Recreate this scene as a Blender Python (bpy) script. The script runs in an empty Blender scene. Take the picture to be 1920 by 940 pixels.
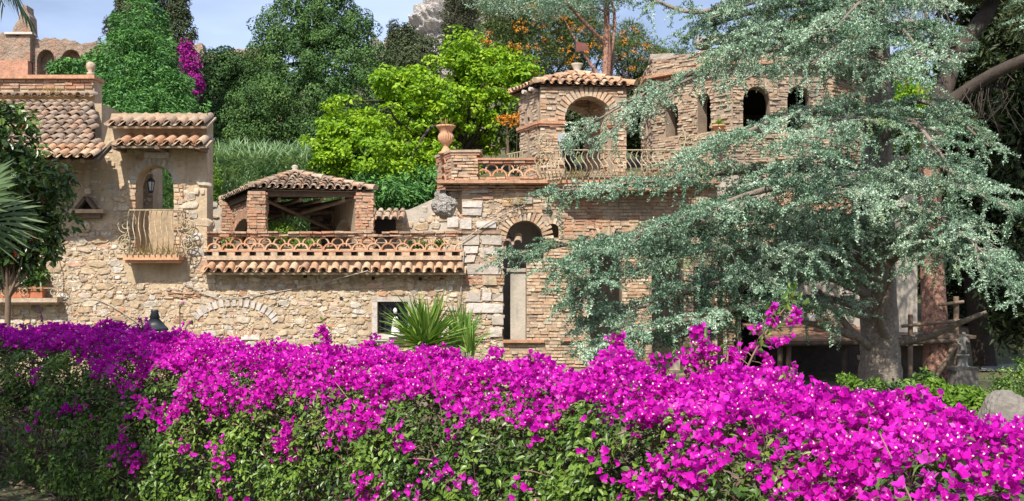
import bpy, math
import numpy as np
from mathutils import Vector, Matrix

# ------------------------------------------------------------------ camera, sky, sun, exposure
SC = bpy.context.scene
COL = SC.collection
FPX, H0, CAMZ = 2058.0, 560.0, 1.7          # focal length and horizon row of the 1920 px wide photograph
cam_data = bpy.data.cameras.new('camera')
cam = bpy.data.objects.new('camera', cam_data); COL.objects.link(cam)
cam.location = (0, 0, CAMZ); cam.rotation_euler = (math.radians(90), 0, 0)
cam_data.sensor_width = 36; cam_data.lens = 36 * FPX / 1920
cam_data.shift_y = (H0 - 470) / 1920
cam_data.clip_start = .05; cam_data.clip_end = 3000
SC.camera = cam

TO_SUN = Vector((-.27, -.83, 1.0)).normalized()
EL = math.asin(TO_SUN.z); AZ = math.atan2(TO_SUN.x, TO_SUN.y)
world = bpy.data.worlds.new('World'); SC.world = world; world.use_nodes = True
wn, wl = world.node_tree.nodes, world.node_tree.links
bg = wn['Background']
sky = wn.new('ShaderNodeTexSky'); sky.sky_type = 'NISHITA'; sky.sun_disc = False
sky.sun_elevation = EL; sky.sun_rotation = AZ % (2 * math.pi); sky.dust_density = 2.2; sky.air_density = 1.0
tcw = wn.new('ShaderNodeTexCoord'); mpw = wn.new('ShaderNodeMapping'); mpw.inputs['Scale'].default_value = (1.5, 1.5, 5)
nzw = wn.new('ShaderNodeTexNoise'); nzw.inputs['Scale'].default_value = 2.2; nzw.inputs['Detail'].default_value = 5
rpw = wn.new('ShaderNodeMapRange'); rpw.inputs['From Min'].default_value = .38; rpw.inputs['From Max'].default_value = .72
rpw.inputs['To Min'].default_value = .12; rpw.inputs['To Max'].default_value = .5
mxw = wn.new('ShaderNodeMix'); mxw.data_type = 'RGBA'
mxw.inputs[7].default_value = (10.0, 11.8, 17.5, 1)
wl.new(tcw.outputs['Generated'], mpw.inputs['Vector']); wl.new(mpw.outputs[0], nzw.inputs['Vector'])
wl.new(nzw.outputs['Fac'], rpw.inputs['Value']); wl.new(rpw.outputs[0], mxw.inputs[0])
wl.new(sky.outputs[0], mxw.inputs[6]); wl.new(mxw.outputs[2], bg.inputs['Color'])
bg.inputs['Strength'].default_value = .092

sun_data = bpy.data.lights.new('sun', 'SUN'); sun_data.energy = 5.0; sun_data.angle = math.radians(.5)
sun_data.color = (1, .94, .84)
sun = bpy.data.objects.new('sun', sun_data); COL.objects.link(sun); sun.location = (-10, -30, 40)
sun.rotation_euler = (-TO_SUN).to_track_quat('-Z', 'Y').to_euler()
SC.view_settings.view_transform = 'Standard'; SC.view_settings.look = 'None'
SC.view_settings.exposure = .42; SC.view_settings.gamma = 1
SC.render.engine = 'CYCLES'
SC.cycles.max_bounces = 6; SC.cycles.diffuse_bounces = 3; SC.cycles.transmission_bounces = 4
SC.cycles.transparent_max_bounces = 4; SC.cycles.use_denoising = True
try: SC.cycles.denoiser = 'OPENIMAGEDENOISE'
except Exception: pass

R = np.random.default_rng(7)
A = np.asarray
def P(px, py, Y): return np.array([(px - 960) / FPX * Y, Y, CAMZ + (H0 - py) / FPX * Y])
S24 = 24 / FPX
def fx(px, Y=24.): return (px - 960) / FPX * Y
def fz(py, Y=24.): return CAMZ + (H0 - py) / FPX * Y
def nrm(v): v = A(v, float); return v / np.maximum(np.linalg.norm(v, axis=-1, keepdims=True), 1e-9)
def snoise(p, scale, seed=0, n=6):
    r = np.random.default_rng(seed + 100); p = A(p, float) / scale
    k = r.normal(size=(n, 3)) * 2.2; ph = r.uniform(0, 6.28, n)
    return np.sin(p @ k.T + ph).mean(axis=-1) * 1.6

# ------------------------------------------------------------------ mesh builder
class MB:
    def __init__(s): s.c = []; s.n = 0
    def mesh(s, V, F, tint=.5, mat=0, smooth=False):
        V = A(V, float).reshape(-1, 3); F = A(F, int)
        if F.ndim == 1: F = F[None]
        s.c.append((V, F + s.n, np.broadcast_to(A(tint, float), (len(F),)), mat, smooth)); s.n += len(V)
    def quads(s, V, tint=.5, mat=0): V = A(V, float).reshape(-1, 4, 3); s.mesh(V, np.arange(len(V) * 4).reshape(-1, 4), tint, mat)
    def tris(s, V, tint=.5, mat=0): V = A(V, float).reshape(-1, 3, 3); s.mesh(V, np.arange(len(V) * 3).reshape(-1, 3), tint, mat)
    def boxes(s, C, U, N, W, tint=.5, mat=0, jit=0.):
        """oriented boxes: centres C, half axes U, N, W (each n x 3)"""
        C, U, N, W = [np.atleast_2d(A(a, float)) for a in (C, U, N, W)]
        n = len(C); U, N, W = [np.broadcast_to(a, (n, 3)) for a in (U, N, W)]
        sg = A([(-1,-1,-1),(1,-1,-1),(1,1,-1),(-1,1,-1),(-1,-1,1),(1,-1,1),(1,1,1),(-1,1,1)], float)
        V = C[:, None] + sg[None, :, :1] * U[:, None] + sg[None, :, 1:2] * N[:, None] + sg[None, :, 2:] * W[:, None]
        if jit: V = V + R.normal(size=V.shape) * jit
        q = A([(0,1,5,4),(1,2,6,5),(2,3,7,6),(3,0,4,7),(4,5,6,7),(3,2,1,0)])
        F = (np.arange(n)[:, None, None] * 8 + q[None]).reshape(-1, 4)
        s.mesh(V, F, np.repeat(np.broadcast_to(A(tint, float), (n,)), 6), mat)
    def box(s, lo, hi, tint=.5, mat=0):
        lo, hi = A(lo, float), A(hi, float); h = (hi - lo) / 2
        s.boxes((lo + hi) / 2, (h[0],0,0), (0,h[1],0), (0,0,h[2]), tint, mat)
    def tube(s, pts, rad, sides=6, tint=.5, mat=0, cap=True, lump=0.):
        pts = A(pts, float); n = len(pts); rad = np.broadcast_to(A(rad, float), (n,))
        T = nrm(np.gradient(pts, axis=0)); ref = A([0, 0, 1.]) if abs(T[:, 2]).mean() < .8 else A([0, 1., 0])
        B = nrm(np.cross(T, ref)); Nn = np.cross(B, T)
        a = np.linspace(0, 2 * np.pi, sides, endpoint=False)
        rr = rad[:, None] * np.ones(sides)
        if lump: rr = rr * (1 + lump * (np.sin(a * 3 + 1)[None] * .5 + R.normal(size=(n, sides)) * .35))
        V = pts[:, None] + rr[..., None] * (np.cos(a)[None, :, None] * B[:, None] + np.sin(a)[None, :, None] * Nn[:, None])
        i, j = np.meshgrid(np.arange(n - 1), np.arange(sides), indexing='ij'); j2 = (j + 1) % sides
        F = np.stack([i * sides + j, i * sides + j2, (i + 1) * sides + j2, (i + 1) * sides + j], -1).reshape(-1, 4)
        s.mesh(V, F, tint, mat, True)
        if cap and sides > 2:
            for k, sgn in ((0, -1), (n - 1, 1)):
                s.mesh(np.vstack([V[k], pts[k]]), [(q, (q + 1) % sides, sides) for q in range(sides)], tint, mat)
    def lathe(s, c, prof, seg=14, tint=.5, mat=0, flute=0):
        prof = A(prof, float); a = np.linspace(0, 2 * np.pi, seg, endpoint=False); n = len(prof)
        V = np.zeros((n, seg, 3)); V[..., 0] = c[0] + prof[:, :1] * np.cos(a); V[..., 1] = c[1] + prof[:, :1] * np.sin(a); V[..., 2] = c[2] + prof[:, 1:]
        i, j = np.meshgrid(np.arange(n - 1), np.arange(seg), indexing='ij'); j2 = (j + 1) % seg
        s.mesh(V, np.stack([i * seg + j, i * seg + j2, (i + 1) * seg + j2, (i + 1) * seg + j], -1).reshape(-1, 4), tint, mat, True)
    def build(s, name, mats, parent=None, org=None):
        V = np.vstack([c[0] for c in s.c])
        if org is not None: V = V - A(org, float)
        me = bpy.data.meshes.new(name)
        me.vertices.add(len(V)); me.vertices.foreach_set('co', V.astype(np.float32).ravel())
        lv = np.concatenate([c[1].ravel() for c in s.c]).astype(np.int32)
        lt = np.concatenate([np.full(len(c[1]), c[1].shape[1], np.int32) for c in s.c])
        ls = np.concatenate([[0], np.cumsum(lt)[:-1]]).astype(np.int32)
        me.loops.add(len(lv)); me.loops.foreach_set('vertex_index', lv)
        me.polygons.add(len(lt)); me.polygons.foreach_set('loop_start', ls)
        me.polygons.foreach_set('material_index', np.concatenate([np.full(len(c[1]), c[3], np.int32) for c in s.c]))
        me.update(calc_edges=True)
        me.polygons.foreach_set('use_smooth', np.concatenate([np.full(len(c[1]), c[4], bool) for c in s.c]))
        at = me.attributes.new('tint', 'FLOAT', 'FACE'); at.data.foreach_set('value', np.concatenate([c[2] for c in s.c]).astype(np.float32))
        for m in (mats if isinstance(mats, (list, tuple)) else [mats]): me.materials.append(m)
        o = bpy.data.objects.new(name, me); COL.objects.link(o)
        if org is not None: o.location = org
        if parent is not None:
            o.parent = parent; o.matrix_parent_inverse = Matrix.Translation(-WLOC[parent.name])
        WLOC[o.name] = Vector(org) if org is not None else Vector((0, 0, 0))
        return o
WLOC = {}
def tag(o, label=None, cat=None, group=None, kind=None):
    if label: o['label'] = label
    if cat: o['category'] = cat
    if group: o['group'] = group
    if kind: o['kind'] = kind
    return o
def thing(name, label, cat, loc, group=None):
    o = bpy.data.objects.new(name, None); COL.objects.link(o); o.location = tuple(map(float, loc)); o.empty_display_size = .2
    WLOC[o.name] = Vector(tuple(map(float, loc)))
    return tag(o, label, cat, group)

# ------------------------------------------------------------------ materials
def ramp_node(nt, stops):
    r = nt.nodes.new('ShaderNodeValToRGB'); e = r.color_ramp.elements
    while len(e) < len(stops): e.new(.5)
    for el, (p, c) in zip(e, stops): el.position = p; el.color = (*c, 1)
    return r
def mat(name, stops, rough=.85, var=.25, vscale=6., bump=0., bscale=30., trans=0., tcol=None, spec=.3, mask=None, metal=0., streak=None):
    """colour from the face attribute 'tint' through a ramp, broken up by noise; optional bump, leaf translucency and patches"""
    m = bpy.data.materials.new(name); m.use_nodes = True; nt = m.node_tree; N, L = nt.nodes, nt.links
    b = N['Principled BSDF']; b.inputs['Roughness'].default_value = rough; b.inputs['Metallic'].default_value = metal
    b.inputs['Specular IOR Level'].default_value = spec
    at = N.new('ShaderNodeAttribute'); at.attribute_name = 'tint'
    rp = ramp_node(nt, stops); L.new(at.outputs['Fac'], rp.inputs[0])
    tc = N.new('ShaderNodeTexCoord'); geo = tc.outputs['Object']
    nz = N.new('ShaderNodeTexNoise'); nz.inputs['Scale'].default_value = vscale; nz.inputs['Detail'].default_value = 6; nz.inputs['Roughness'].default_value = .65
    L.new(geo, nz.inputs['Vector'])
    mr = N.new('ShaderNodeMapRange'); mr.inputs['From Min'].default_value = .3; mr.inputs['From Max'].default_value = .7
    mr.inputs['To Min'].default_value = 1 - var; mr.inputs['To Max'].default_value = 1 + var; L.new(nz.outputs['Fac'], mr.inputs[0])
    mu = N.new('ShaderNodeMix'); mu.data_type = 'RGBA'; mu.blend_type = 'MULTIPLY'; mu.inputs[0].default_value = 1
    L.new(rp.outputs[0], mu.inputs[6]); L.new(mr.outputs[0], mu.inputs[7]); col = mu.outputs[2]
    if mask:      # patches: (scale, low, high, colour)
        for (sc, lo, hi, c) in mask:
            n2 = N.new('ShaderNodeTexNoise'); n2.inputs['Scale'].default_value = sc; n2.inputs['Detail'].default_value = 8; n2.inputs['Roughness'].default_value = .7
            L.new(geo, n2.inputs['Vector'])
            m2 = N.new('ShaderNodeMapRange'); m2.inputs['From Min'].default_value = lo; m2.inputs['From Max'].default_value = hi; L.new(n2.outputs['Fac'], m2.inputs[0])
            x = N.new('ShaderNodeMix'); x.data_type = 'RGBA'; x.inputs[7].default_value = (*c, 1)
            L.new(m2.outputs[0], x.inputs[0]); L.new(col, x.inputs[6]); col = x.outputs[2]
    if streak:    # rain streaks running down the wall
        mp = N.new('ShaderNodeMapping'); mp.inputs['Scale'].default_value = (3.2, 3.2, .38); L.new(geo, mp.inputs['Vector'])
        n4 = N.new('ShaderNodeTexNoise'); n4.inputs['Scale'].default_value = 1.6; n4.inputs['Detail'].default_value = 7; n4.inputs['Roughness'].default_value = .65; L.new(mp.outputs[0], n4.inputs['Vector'])
        m4 = N.new('ShaderNodeMapRange'); m4.inputs['From Min'].default_value = .52; m4.inputs['From Max'].default_value = .72; m4.inputs['To Max'].default_value = .75; L.new(n4.outputs['Fac'], m4.inputs[0])
        x4 = N.new('ShaderNodeMix'); x4.data_type = 'RGBA'; x4.inputs[7].default_value = (*streak, 1); L.new(m4.outputs[0], x4.inputs[0]); L.new(col, x4.inputs[6]); col = x4.outputs[2]
    L.new(col, b.inputs['Base Color'])
    if bump:
        n3 = N.new('ShaderNodeTexNoise'); n3.inputs['Scale'].default_value = bscale; n3.inputs['Detail'].default_value = 7; n3.inputs['Roughness'].default_value = .7
        L.new(geo, n3.inputs['Vector'])
        bp = N.new('ShaderNodeBump'); bp.inputs['Strength'].default_value = 1; bp.inputs['Distance'].default_value = bump
        L.new(n3.outputs['Fac'], bp.inputs['Height']); L.new(bp.outputs[0], b.inputs['Normal'])
    if trans:
        t = N.new('ShaderNodeBsdfTranslucent'); ms = N.new('ShaderNodeMixShader'); ms.inputs[0].default_value = trans
        if tcol:
            x = N.new('ShaderNodeMix'); x.data_type = 'RGBA'; x.blend_type = 'MULTIPLY'; x.inputs[0].default_value = 1; x.inputs[7].default_value = (*tcol, 1)
            L.new(col, x.inputs[6]); L.new(x.outputs[2], t.inputs['Color'])
        else: L.new(col, t.inputs['Color'])
        L.new(b.outputs[0], ms.inputs[1]); L.new(t.outputs[0], ms.inputs[2]); L.new(ms.outputs[0], N['Material Output'].inputs['Surface'])
    return m
def flat(name, c, rough=.7, **k): return mat(name, [(0, c), (1, c)], rough, **{'var': .12, **k})

M = {}
M['mortar'] = mat('lime mortar', [(0, (.43, .32, .205)), (1, (.53, .42, .285))], .95, .22, 1.6, .03, 9., mask=[(.9, .52, .68, (.33, .25, .18)), (5., .60, .68, (.46, .30, .21)), (13., .58, .66, (.27, .21, .16))], streak=(.27, .21, .16))
M['plaster'] = mat('grey plaster', [(0, (.40, .35, .29)), (1, (.46, .41, .34))], .95, .2, 1.5, .015, 14., mask=[(2.2, .55, .7, (.28, .25, .21))], streak=(.22, .19, .16))
M['stone'] = mat('rubble stone', [(0, (.38, .27, .17)), (.2, (.53, .41, .275)), (.42, (.45, .34, .23)), (.6, (.58, .49, .37)), (.75, (.40, .34, .28)), (.86, (.62, .57, .49)), (.95, (.49, .27, .16)), (1, (.27, .22, .17))], .9, .28, 14., .02, 22., streak=(.29, .24, .19))
M['white_stone'] = mat('pale limestone', [(0, (.40, .34, .28)), (.5, (.50, .45, .40)), (1, (.58, .53, .48))], .9, .22, 9., .02, 20., mask=[(4, .58, .68, (.42, .33, .26))])
M['brick'] = mat('old red brick', [(0, (.38, .19, .12)), (.3, (.48, .26, .16)), (.55, (.44, .28, .18)), (.8, (.52, .36, .25)), (1, (.28, .18, .13))], .9, .3, 12., .015, 40., mask=[(1.3, .57, .70, (.26, .19, .14)), (7., .60, .70, (.20, .16, .13))])
M['tan_brick'] = mat('tan brick', [(0, (.46, .29, .18)), (.35, (.54, .37, .24)), (.6, (.46, .35, .25)), (.85, (.58, .47, .34)), (1, (.36, .21, .14))], .9, .3, 12., .015, 40., mask=[(1.3, .56, .70, (.30, .23, .17)), (7., .60, .70, (.22, .18, .14))], streak=(.28, .22, .17))
M['tower_brick'] = mat('weathered brick', [(0, (.40, .27, .17)), (.3, (.50, .37, .25)), (.55, (.44, .34, .25)), (.8, (.57, .47, .34)), (1, (.31, .20, .14))], .92, .35, 12., .02, 35., mask=[(1.1, .52, .66, (.26, .21, .17)), (6., .58, .68, (.18, .15, .12))], streak=(.22, .18, .14))
M['brick_mortar'] = mat('brick mortar', [(0, (.30, .23, .17)), (1, (.34, .27, .20))], .95, .25, 3., .01, 30.)
M['tile'] = mat('weathered roof tile', [(0, (.21, .16, .125)), (.3, (.31, .22, .155)), (.55, (.38, .29, .21)), (.8, (.39, .23, .145)), (1, (.45, .38, .29))], .9, .3, 10., .01, 40., mask=[(9., .56, .66, (.42, .37, .29)), (7., .6, .68, (.20, .17, .14))])
M['orange_tile'] = mat('orange roof tile', [(0, (.42, .22, .12)), (.4, (.50, .30, .18)), (.75, (.52, .39, .26)), (1, (.34, .20, .13))], .9, .3, 9., .012, 40., mask=[(8., .55, .67, (.36, .29, .21)), (11., .6, .68, (.17, .14, .11))])
M['terracotta'] = mat('terracotta', [(0, (.46, .22, .12)), (.5, (.55, .31, .18)), (1, (.56, .40, .27))], .88, .25, 10., .006, 40.)
M['red_clay'] = mat('red clay', [(0, (.38, .13, .07)), (1, (.44, .17, .09))], .9, .25, 7., .006, 40.)
M['dark'] = flat('shade black', (.025, .022, .02), .95)  # near-black colour standing in for the shade of holes and openings
M['wood'] = mat('old timber', [(0, (.10, .075, .055)), (.5, (.17, .12, .085)), (1, (.25, .18, .125))], .9, .3, 8., .008, 40.)
M['plank'] = mat('brown planks', [(0, (.24, .13, .08)), (1, (.36, .22, .14))], .85, .3, 6., .006, 40.)
M['iron'] = mat('painted iron', [(0, (.36, .29, .17)), (1, (.46, .40, .27))], .6, .35, 20., mask=[(12., .55, .65, (.22, .12, .06))])
M['black_iron'] = flat('black iron', (.03, .035, .04), .45)
M['bark'] = mat('cedar bark', [(0, (.16, .125, .10)), (.5, (.27, .225, .185)), (1, (.34, .29, .24))], .95, .35, 18., .03, 28.)
M['red_bark'] = mat('pine bark', [(0, (.28, .14, .10)), (.5, (.40, .22, .16)), (1, (.46, .30, .22))], .95, .35, 14., .04, 20., mask=[(12., .54, .62, (.09, .055, .045))])
M['dark_bark'] = flat('dark bark', (.07, .055, .045), .95, bump=.02, bscale=25., var=.3)
M['twig'] = mat('twigs', [(0, (.10, .065, .045)), (.6, (.22, .15, .10)), (1, (.36, .27, .19))], .9, .2, 10.)
M['soil'] = mat('soil', [(0, (.15, .11, .07)), (1, (.15, .11, .07))], .95, .35, 3., .03, 12., mask=[(.35, .42, .56, (.06, .085, .03)), (6., .55, .65, (.24, .18, .12))])
M['gravel'] = flat('path', (.24, .23, .22), .9, bump=.01, bscale=60.)
M['rock'] = mat('limestone crag', [(0, (.46, .42, .38)), (1, (.55, .52, .48))], .95, .35, .6, 1.2, .9, mask=[(.35, .52, .62, (.30, .26, .22)), (.8, .60, .66, (.16, .17, .10))])
M['ruin'] = mat('ruin stone', [(0, (.33, .22, .16)), (.5, (.37, .27, .20)), (1, (.36, .29, .22))], .95, .35, .8, .5, 1.6, mask=[(.4, .52, .62, (.40, .23, .16)), (1.2, .56, .66, (.20, .15, .12))])
M['ruin_brick'] = mat('ruin brick', [(0, (.46, .22, .14)), (1, (.50, .28, .19))], .95, .25, 1.2, .15, 3.)
M['boulder'] = mat('grey boulder', [(0, (.20, .18, .155)), (1, (.20, .18, .155))], .95, .3, 6., .02, 15., mask=[(5., .56, .66, (.24, .22, .19))])
def leafmat(name, a, b, c, trans=.35, rough=.5, tcol=(1.2, 1.15, .6), spec=.35, **k): return mat(name, [(0, a), (.5, b), (1, c)], rough, .15, 3., trans=trans, tcol=tcol, spec=spec, **k)
M['hedge_leaf'] = leafmat('hedge leaf', (.035, .085, .015), (.085, .165, .024), (.20, .31, .04), .18, .4, spec=.5)
M['bract'] = mat('magenta bract', [(0, (.42, .008, .30)), (.5, (.68, .012, .50)), (.85, (.76, .045, .60)), (1, (.78, .18, .60))], .6, .1, 5., trans=.45, tcol=(1., .7, 1.05), spec=.15)
M['creeper_flower'] = mat('purple flower', [(0, (.22, .008, .16)), (1, (.48, .02, .34))], .6, .15, 4., trans=.2)
M['floret'] = flat('cream floret', (.85, .80, .66), .6)
M['cedar'] = leafmat('cedar needle', (.04, .10, .045), (.20, .33, .215), (.58, .71, .55), .08, .55, (1.1, 1.1, .8), mask=[(.4, .56, .68, (.28, .36, .14))])
M['juniper'] = leafmat('juniper', (.018, .055, .012), (.058, .135, .03), (.15, .26, .06), .08, .6)
M['feather'] = leafmat('feathery green', (.03, .11, .025), (.075, .21, .045), (.16, .34, .07), .1, .55)
M['lime'] = leafmat('lime leaf', (.10, .24, .012), (.25, .42, .018), (.42, .59, .035), .36, .5, (1.1, 1.1, .5))
M['cypress'] = leafmat('cypress', (.035, .055, .024), (.07, .095, .04), (.12, .15, .06), .15, .65)
M['greyconifer'] = leafmat('grey conifer', (.04, .05, .028), (.075, .085, .045), (.12, .125, .07), .15, .65)
M['silkoak'] = leafmat('silk oak leaf', (.05, .085, .025), (.10, .155, .045), (.18, .24, .08), .25, .55)
M['orange_flower'] = mat('orange flower', [(0, (.45, .17, .02)), (1, (.66, .30, .03))], .6, .15, 4., trans=.2)
M['shrub'] = leafmat('glossy shrub', (.022, .055, .014), (.065, .13, .03), (.19, .30, .06), .25, .32, spec=.6)
M['red_leaf'] = flat('red leaf', (.45, .05, .03), .5, trans=.3)
M['bank'] = leafmat('strap leaf', (.05, .11, .045), (.14, .25, .11), (.30, .40, .22), .25, .5)
M['yucca'] = leafmat('yucca', (.05, .13, .025), (.15, .28, .045), (.36, .48, .11), .25, .38)
M['palm'] = leafmat('palm', (.05, .10, .045), (.11, .18, .08), (.21, .28, .14), .2, .45)
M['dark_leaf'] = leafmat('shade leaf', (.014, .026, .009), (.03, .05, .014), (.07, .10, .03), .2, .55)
M['fern'] = leafmat('fern', (.08, .17, .02), (.16, .29, .035), (.27, .40, .06), .35, .45)
M['dry'] = leafmat('dry tuft', (.25, .18, .07), (.38, .29, .12), (.48, .40, .2), .3, .7)
M['glass'] = flat('window dark', (.015, .018, .022), .15, spec=.6)
M['white'] = flat('white paint', (.78, .76, .72), .6)
M['lamp_glass'] = flat('lamp glass', (.55, .58, .6), .1, spec=.7)
M['rust'] = flat('rusty sheet', (.16, .06, .045), .7, var=.3)
M['putty'] = flat('weathered statue', (.20, .19, .17), .9, bump=.005, bscale=40.)
# ------------------------------------------------------------------ masonry helpers
Z3 = A([0, 0, 1.])
class Op:
    """an opening: centre u, half width w, bottom, springing height, arch rise (0 = flat head)"""
    def __init__(s, u, w, zb, zs, rise=0.): s.u, s.w, s.zb, s.zs, s.rise = u, w, zb, zs, rise
    def top(s, u):
        t = np.clip(1 - ((u - s.u) / s.w) ** 2, 0, 1); return s.zs + s.rise * math.sqrt(t)
    def inside(s, u, z, g=0.): return abs(u - s.u) < s.w + g and s.zb - g < z < s.top(u) + g
class Face:
    """a wall plane: origin O, direction U along it, N out of it"""
    def __init__(s, O, U, N=None):
        s.O = A(O, float); s.U = nrm(U); s.N = nrm(N if N is not None else np.cross(s.U, Z3))
    def p(s, u, z, n=0.): return s.O + s.U * u + Z3 * z + s.N * n
def wall(mb, f, W, z0, z1, thick, ops=(), mat_=0, tint=.5, top=None):
    """solid wall with openings cut through; top(u) may vary the height"""
    br = {0., W}
    for o in ops:
        for t in np.linspace(-1, 1, 2 if o.rise == 0 else 15): br.add(min(max(o.u + o.w * t, 0), W))
    if top: br |= set(np.linspace(0, W, max(3, int(W / .25))))
    br = sorted(br); tp = top or (lambda u: z1)
    def free(u):
        iv = [(z0, tp(u))]
        for o in ops:
            if abs(u - o.u) < o.w:
                a, b, out = o.zb, o.top(u), []
                for (p, q) in iv:
                    if b <= p or a >= q: out.append((p, q)); continue
                    if a > p: out.append((p, a))
                    if b < q: out.append((b, q))
                iv = out
        return iv
    Q = []
    for a, b in zip(br[:-1], br[1:]):
        if b - a < 1e-6: continue
        e = (b - a) * 1e-4; L_, R_ = free(a + e), free(b - e)
        if len(L_) != len(R_): L_ = R_ = free((a + b) / 2)
        for (p, q), (r, t) in zip(L_, R_):
            Q += [[f.p(a, p), f.p(b, r), f.p(b, t), f.p(a, q)], [f.p(b, r, -thick), f.p(a, p, -thick), f.p(a, q, -thick), f.p(b, t, -thick)],
                  [f.p(a, q), f.p(b, t), f.p(b, t, -thick), f.p(a, q, -thick)], [f.p(a, p, -thick), f.p(b, r, -thick), f.p(b, r), f.p(a, p)]]
    for u, ops_ in [(0, None), (W, None)]:
        for (p, q) in free(min(max(u, 1e-4), W - 1e-4)): Q.append([f.p(u, p), f.p(u, q), f.p(u, q, -thick), f.p(u, p, -thick)])
    for o in ops:
        for u in (o.u - o.w, o.u + o.w):
            if 0 < u < W: Q.append([f.p(u, o.zb), f.p(u, o.zs), f.p(u, o.zs, -thick), f.p(u, o.zb, -thick)])
    mb.quads(Q, tint, mat_)
def bricks(mb, f, W, z0, z1, ops=(), keep=None, course=.072, length=.25, out=.02, depth=.1, mat_=0, jit=.004, u0=0., drop=.015, rough=.012, voids=0.):
    C, Un, Nn, Wn, T = [], [], [], [], []
    n = max(1, int(round((z1 - z0) / course))); ch = (z1 - z0) / n
    for k in range(n):
        z = z0 + (k + .5) * ch; u = u0 - R.uniform(0, length)
        while u < u0 + W:
            l = length * R.uniform(.55, 1.12); a, b = max(u, u0), min(u + l, u0 + W); u += l
            for o in ops:
                if o.zb < z < o.top((a + b) / 2) + .0 or o.zb < z < o.top(np.clip(o.u, a, b)):
                    tw = o.w
                    if o.rise and z > o.zs: tw = o.w * math.sqrt(max(0, 1 - ((z - o.zs) / o.rise) ** 2))
                    lo, hi = o.u - tw, o.u + tw
                    if a >= lo and b <= hi: b = a - 1
                    elif a < lo < b: b = min(b, lo)
                    elif a < hi < b: a = hi
            if b - a < .05 or R.random() < drop: continue
            if keep and not keep((a + b) / 2, z): continue
            pr = out + R.normal() * rough
            if voids and R.random() < voids: pr -= .06
            C.append(f.p((a + b) / 2, z + R.normal() * .003, pr - depth / 2)); Un.append(f.U * ((b - a) / 2 - .006)); Nn.append(f.N * depth / 2)
            Wn.append(Z3 * (ch / 2 - .007 * R.uniform(.6, 1.6))); T.append(R.random())
    if C: mb.boxes(C, Un, Nn, Wn, T, mat_, jit)
def arch_bricks(mb, f, o, h=.2, wdt=.075, out=.03, depth=.16, mat_=0, a0=0., a1=math.pi):
    n = int((o.w + o.rise) / 2 * (a1 - a0) / wdt)
    for k in range(n):
        a = a0 + (k + .5) / n * (a1 - a0); c, s_ = math.cos(a), math.sin(a)
        d = nrm(A([c / o.w, s_ / max(o.rise, 1e-3)])); hh = h * R.uniform(.9, 1.08)
        u, z = o.u + o.w * c + d[0] * hh / 2, o.zs + o.rise * s_ + d[1] * hh / 2
        rad = f.U * d[0] + Z3 * d[1]; tan = f.U * -d[1] + Z3 * d[0]
        mb.boxes(f.p(u, z, out - depth / 2), tan * (wdt / 2 - .006), f.N * depth / 2, rad * hh / 2, R.random(), mat_, .004)
def rubble(mb, f, W, z0, z1, ops=(), keep=None, mat_=0, hmin=.07, hmax=.2, fill=.72, out=.03, u0=0., tints=(0, 1), asp=1.7):
    """random rubble: irregular proud stones, each with its own outline, height and tint"""
    z = z0
    while z < z1:
        h = R.uniform(hmin, hmax); u = u0 - R.uniform(0, .2)
        while u < u0 + W:
            l = h * R.uniform(.8, asp * 1.6) * (1 if R.random() < .8 else .5); uc = u + l / 2; zc = z + h / 2 + .03 * math.sin(uc * 2.1 + z * 3) + R.normal() * h * .12; u += l
            if uc < u0 + .03 or uc > u0 + W - .03 or R.random() > fill: continue
            if any(o.inside(uc, zc, max(h, l) * .42) for o in ops) or (keep and not keep(uc, zc)): continue
            n = R.integers(6, 9); a = np.sort(np.linspace(0, 2 * np.pi, n, endpoint=False) + R.normal(size=n) * .16)
            ex = .62; rx = l / 2 * .95; rz = h / 2 * R.uniform(.78, 1.02); rot = R.normal() * .12
            x = np.sign(np.cos(a)) * abs(np.cos(a)) ** ex * rx * R.uniform(.86, 1.06, n); y = np.sign(np.sin(a)) * abs(np.sin(a)) ** ex * rz * R.uniform(.86, 1.06, n)
            x, y = x * math.cos(rot) - y * math.sin(rot), x * math.sin(rot) + y * math.cos(rot)
            d = out * R.uniform(.45, 1.3); tx, tz = R.normal(size=2) * .1
            base = np.stack([f.p(uc + p, zc + q, -.01) for p, q in zip(x, y)])
            mid = np.stack([f.p(uc + p * .97, zc + q * .97, d * .72) for p, q in zip(x, y)])
            top = np.stack([f.p(uc + p * .74, zc + q * .74, d + p * tx + q * tz) for p, q in zip(x, y)])
            V = np.vstack([base, mid, top, f.p(uc, zc, d * 1.08)]); F = []
            i = np.arange(n); j = (i + 1) % n
            t = R.uniform(*tints)
            mb.mesh(V, np.concatenate([np.stack([i, j, j + n, i + n], 1), np.stack([i + n, j + n, j + 2 * n, i + 2 * n], 1)]), t, mat_)
            mb.mesh(V[2 * n:], np.stack([i, j, np.full(n, n)], 1), t, mat_)
        z += h * .93
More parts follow.
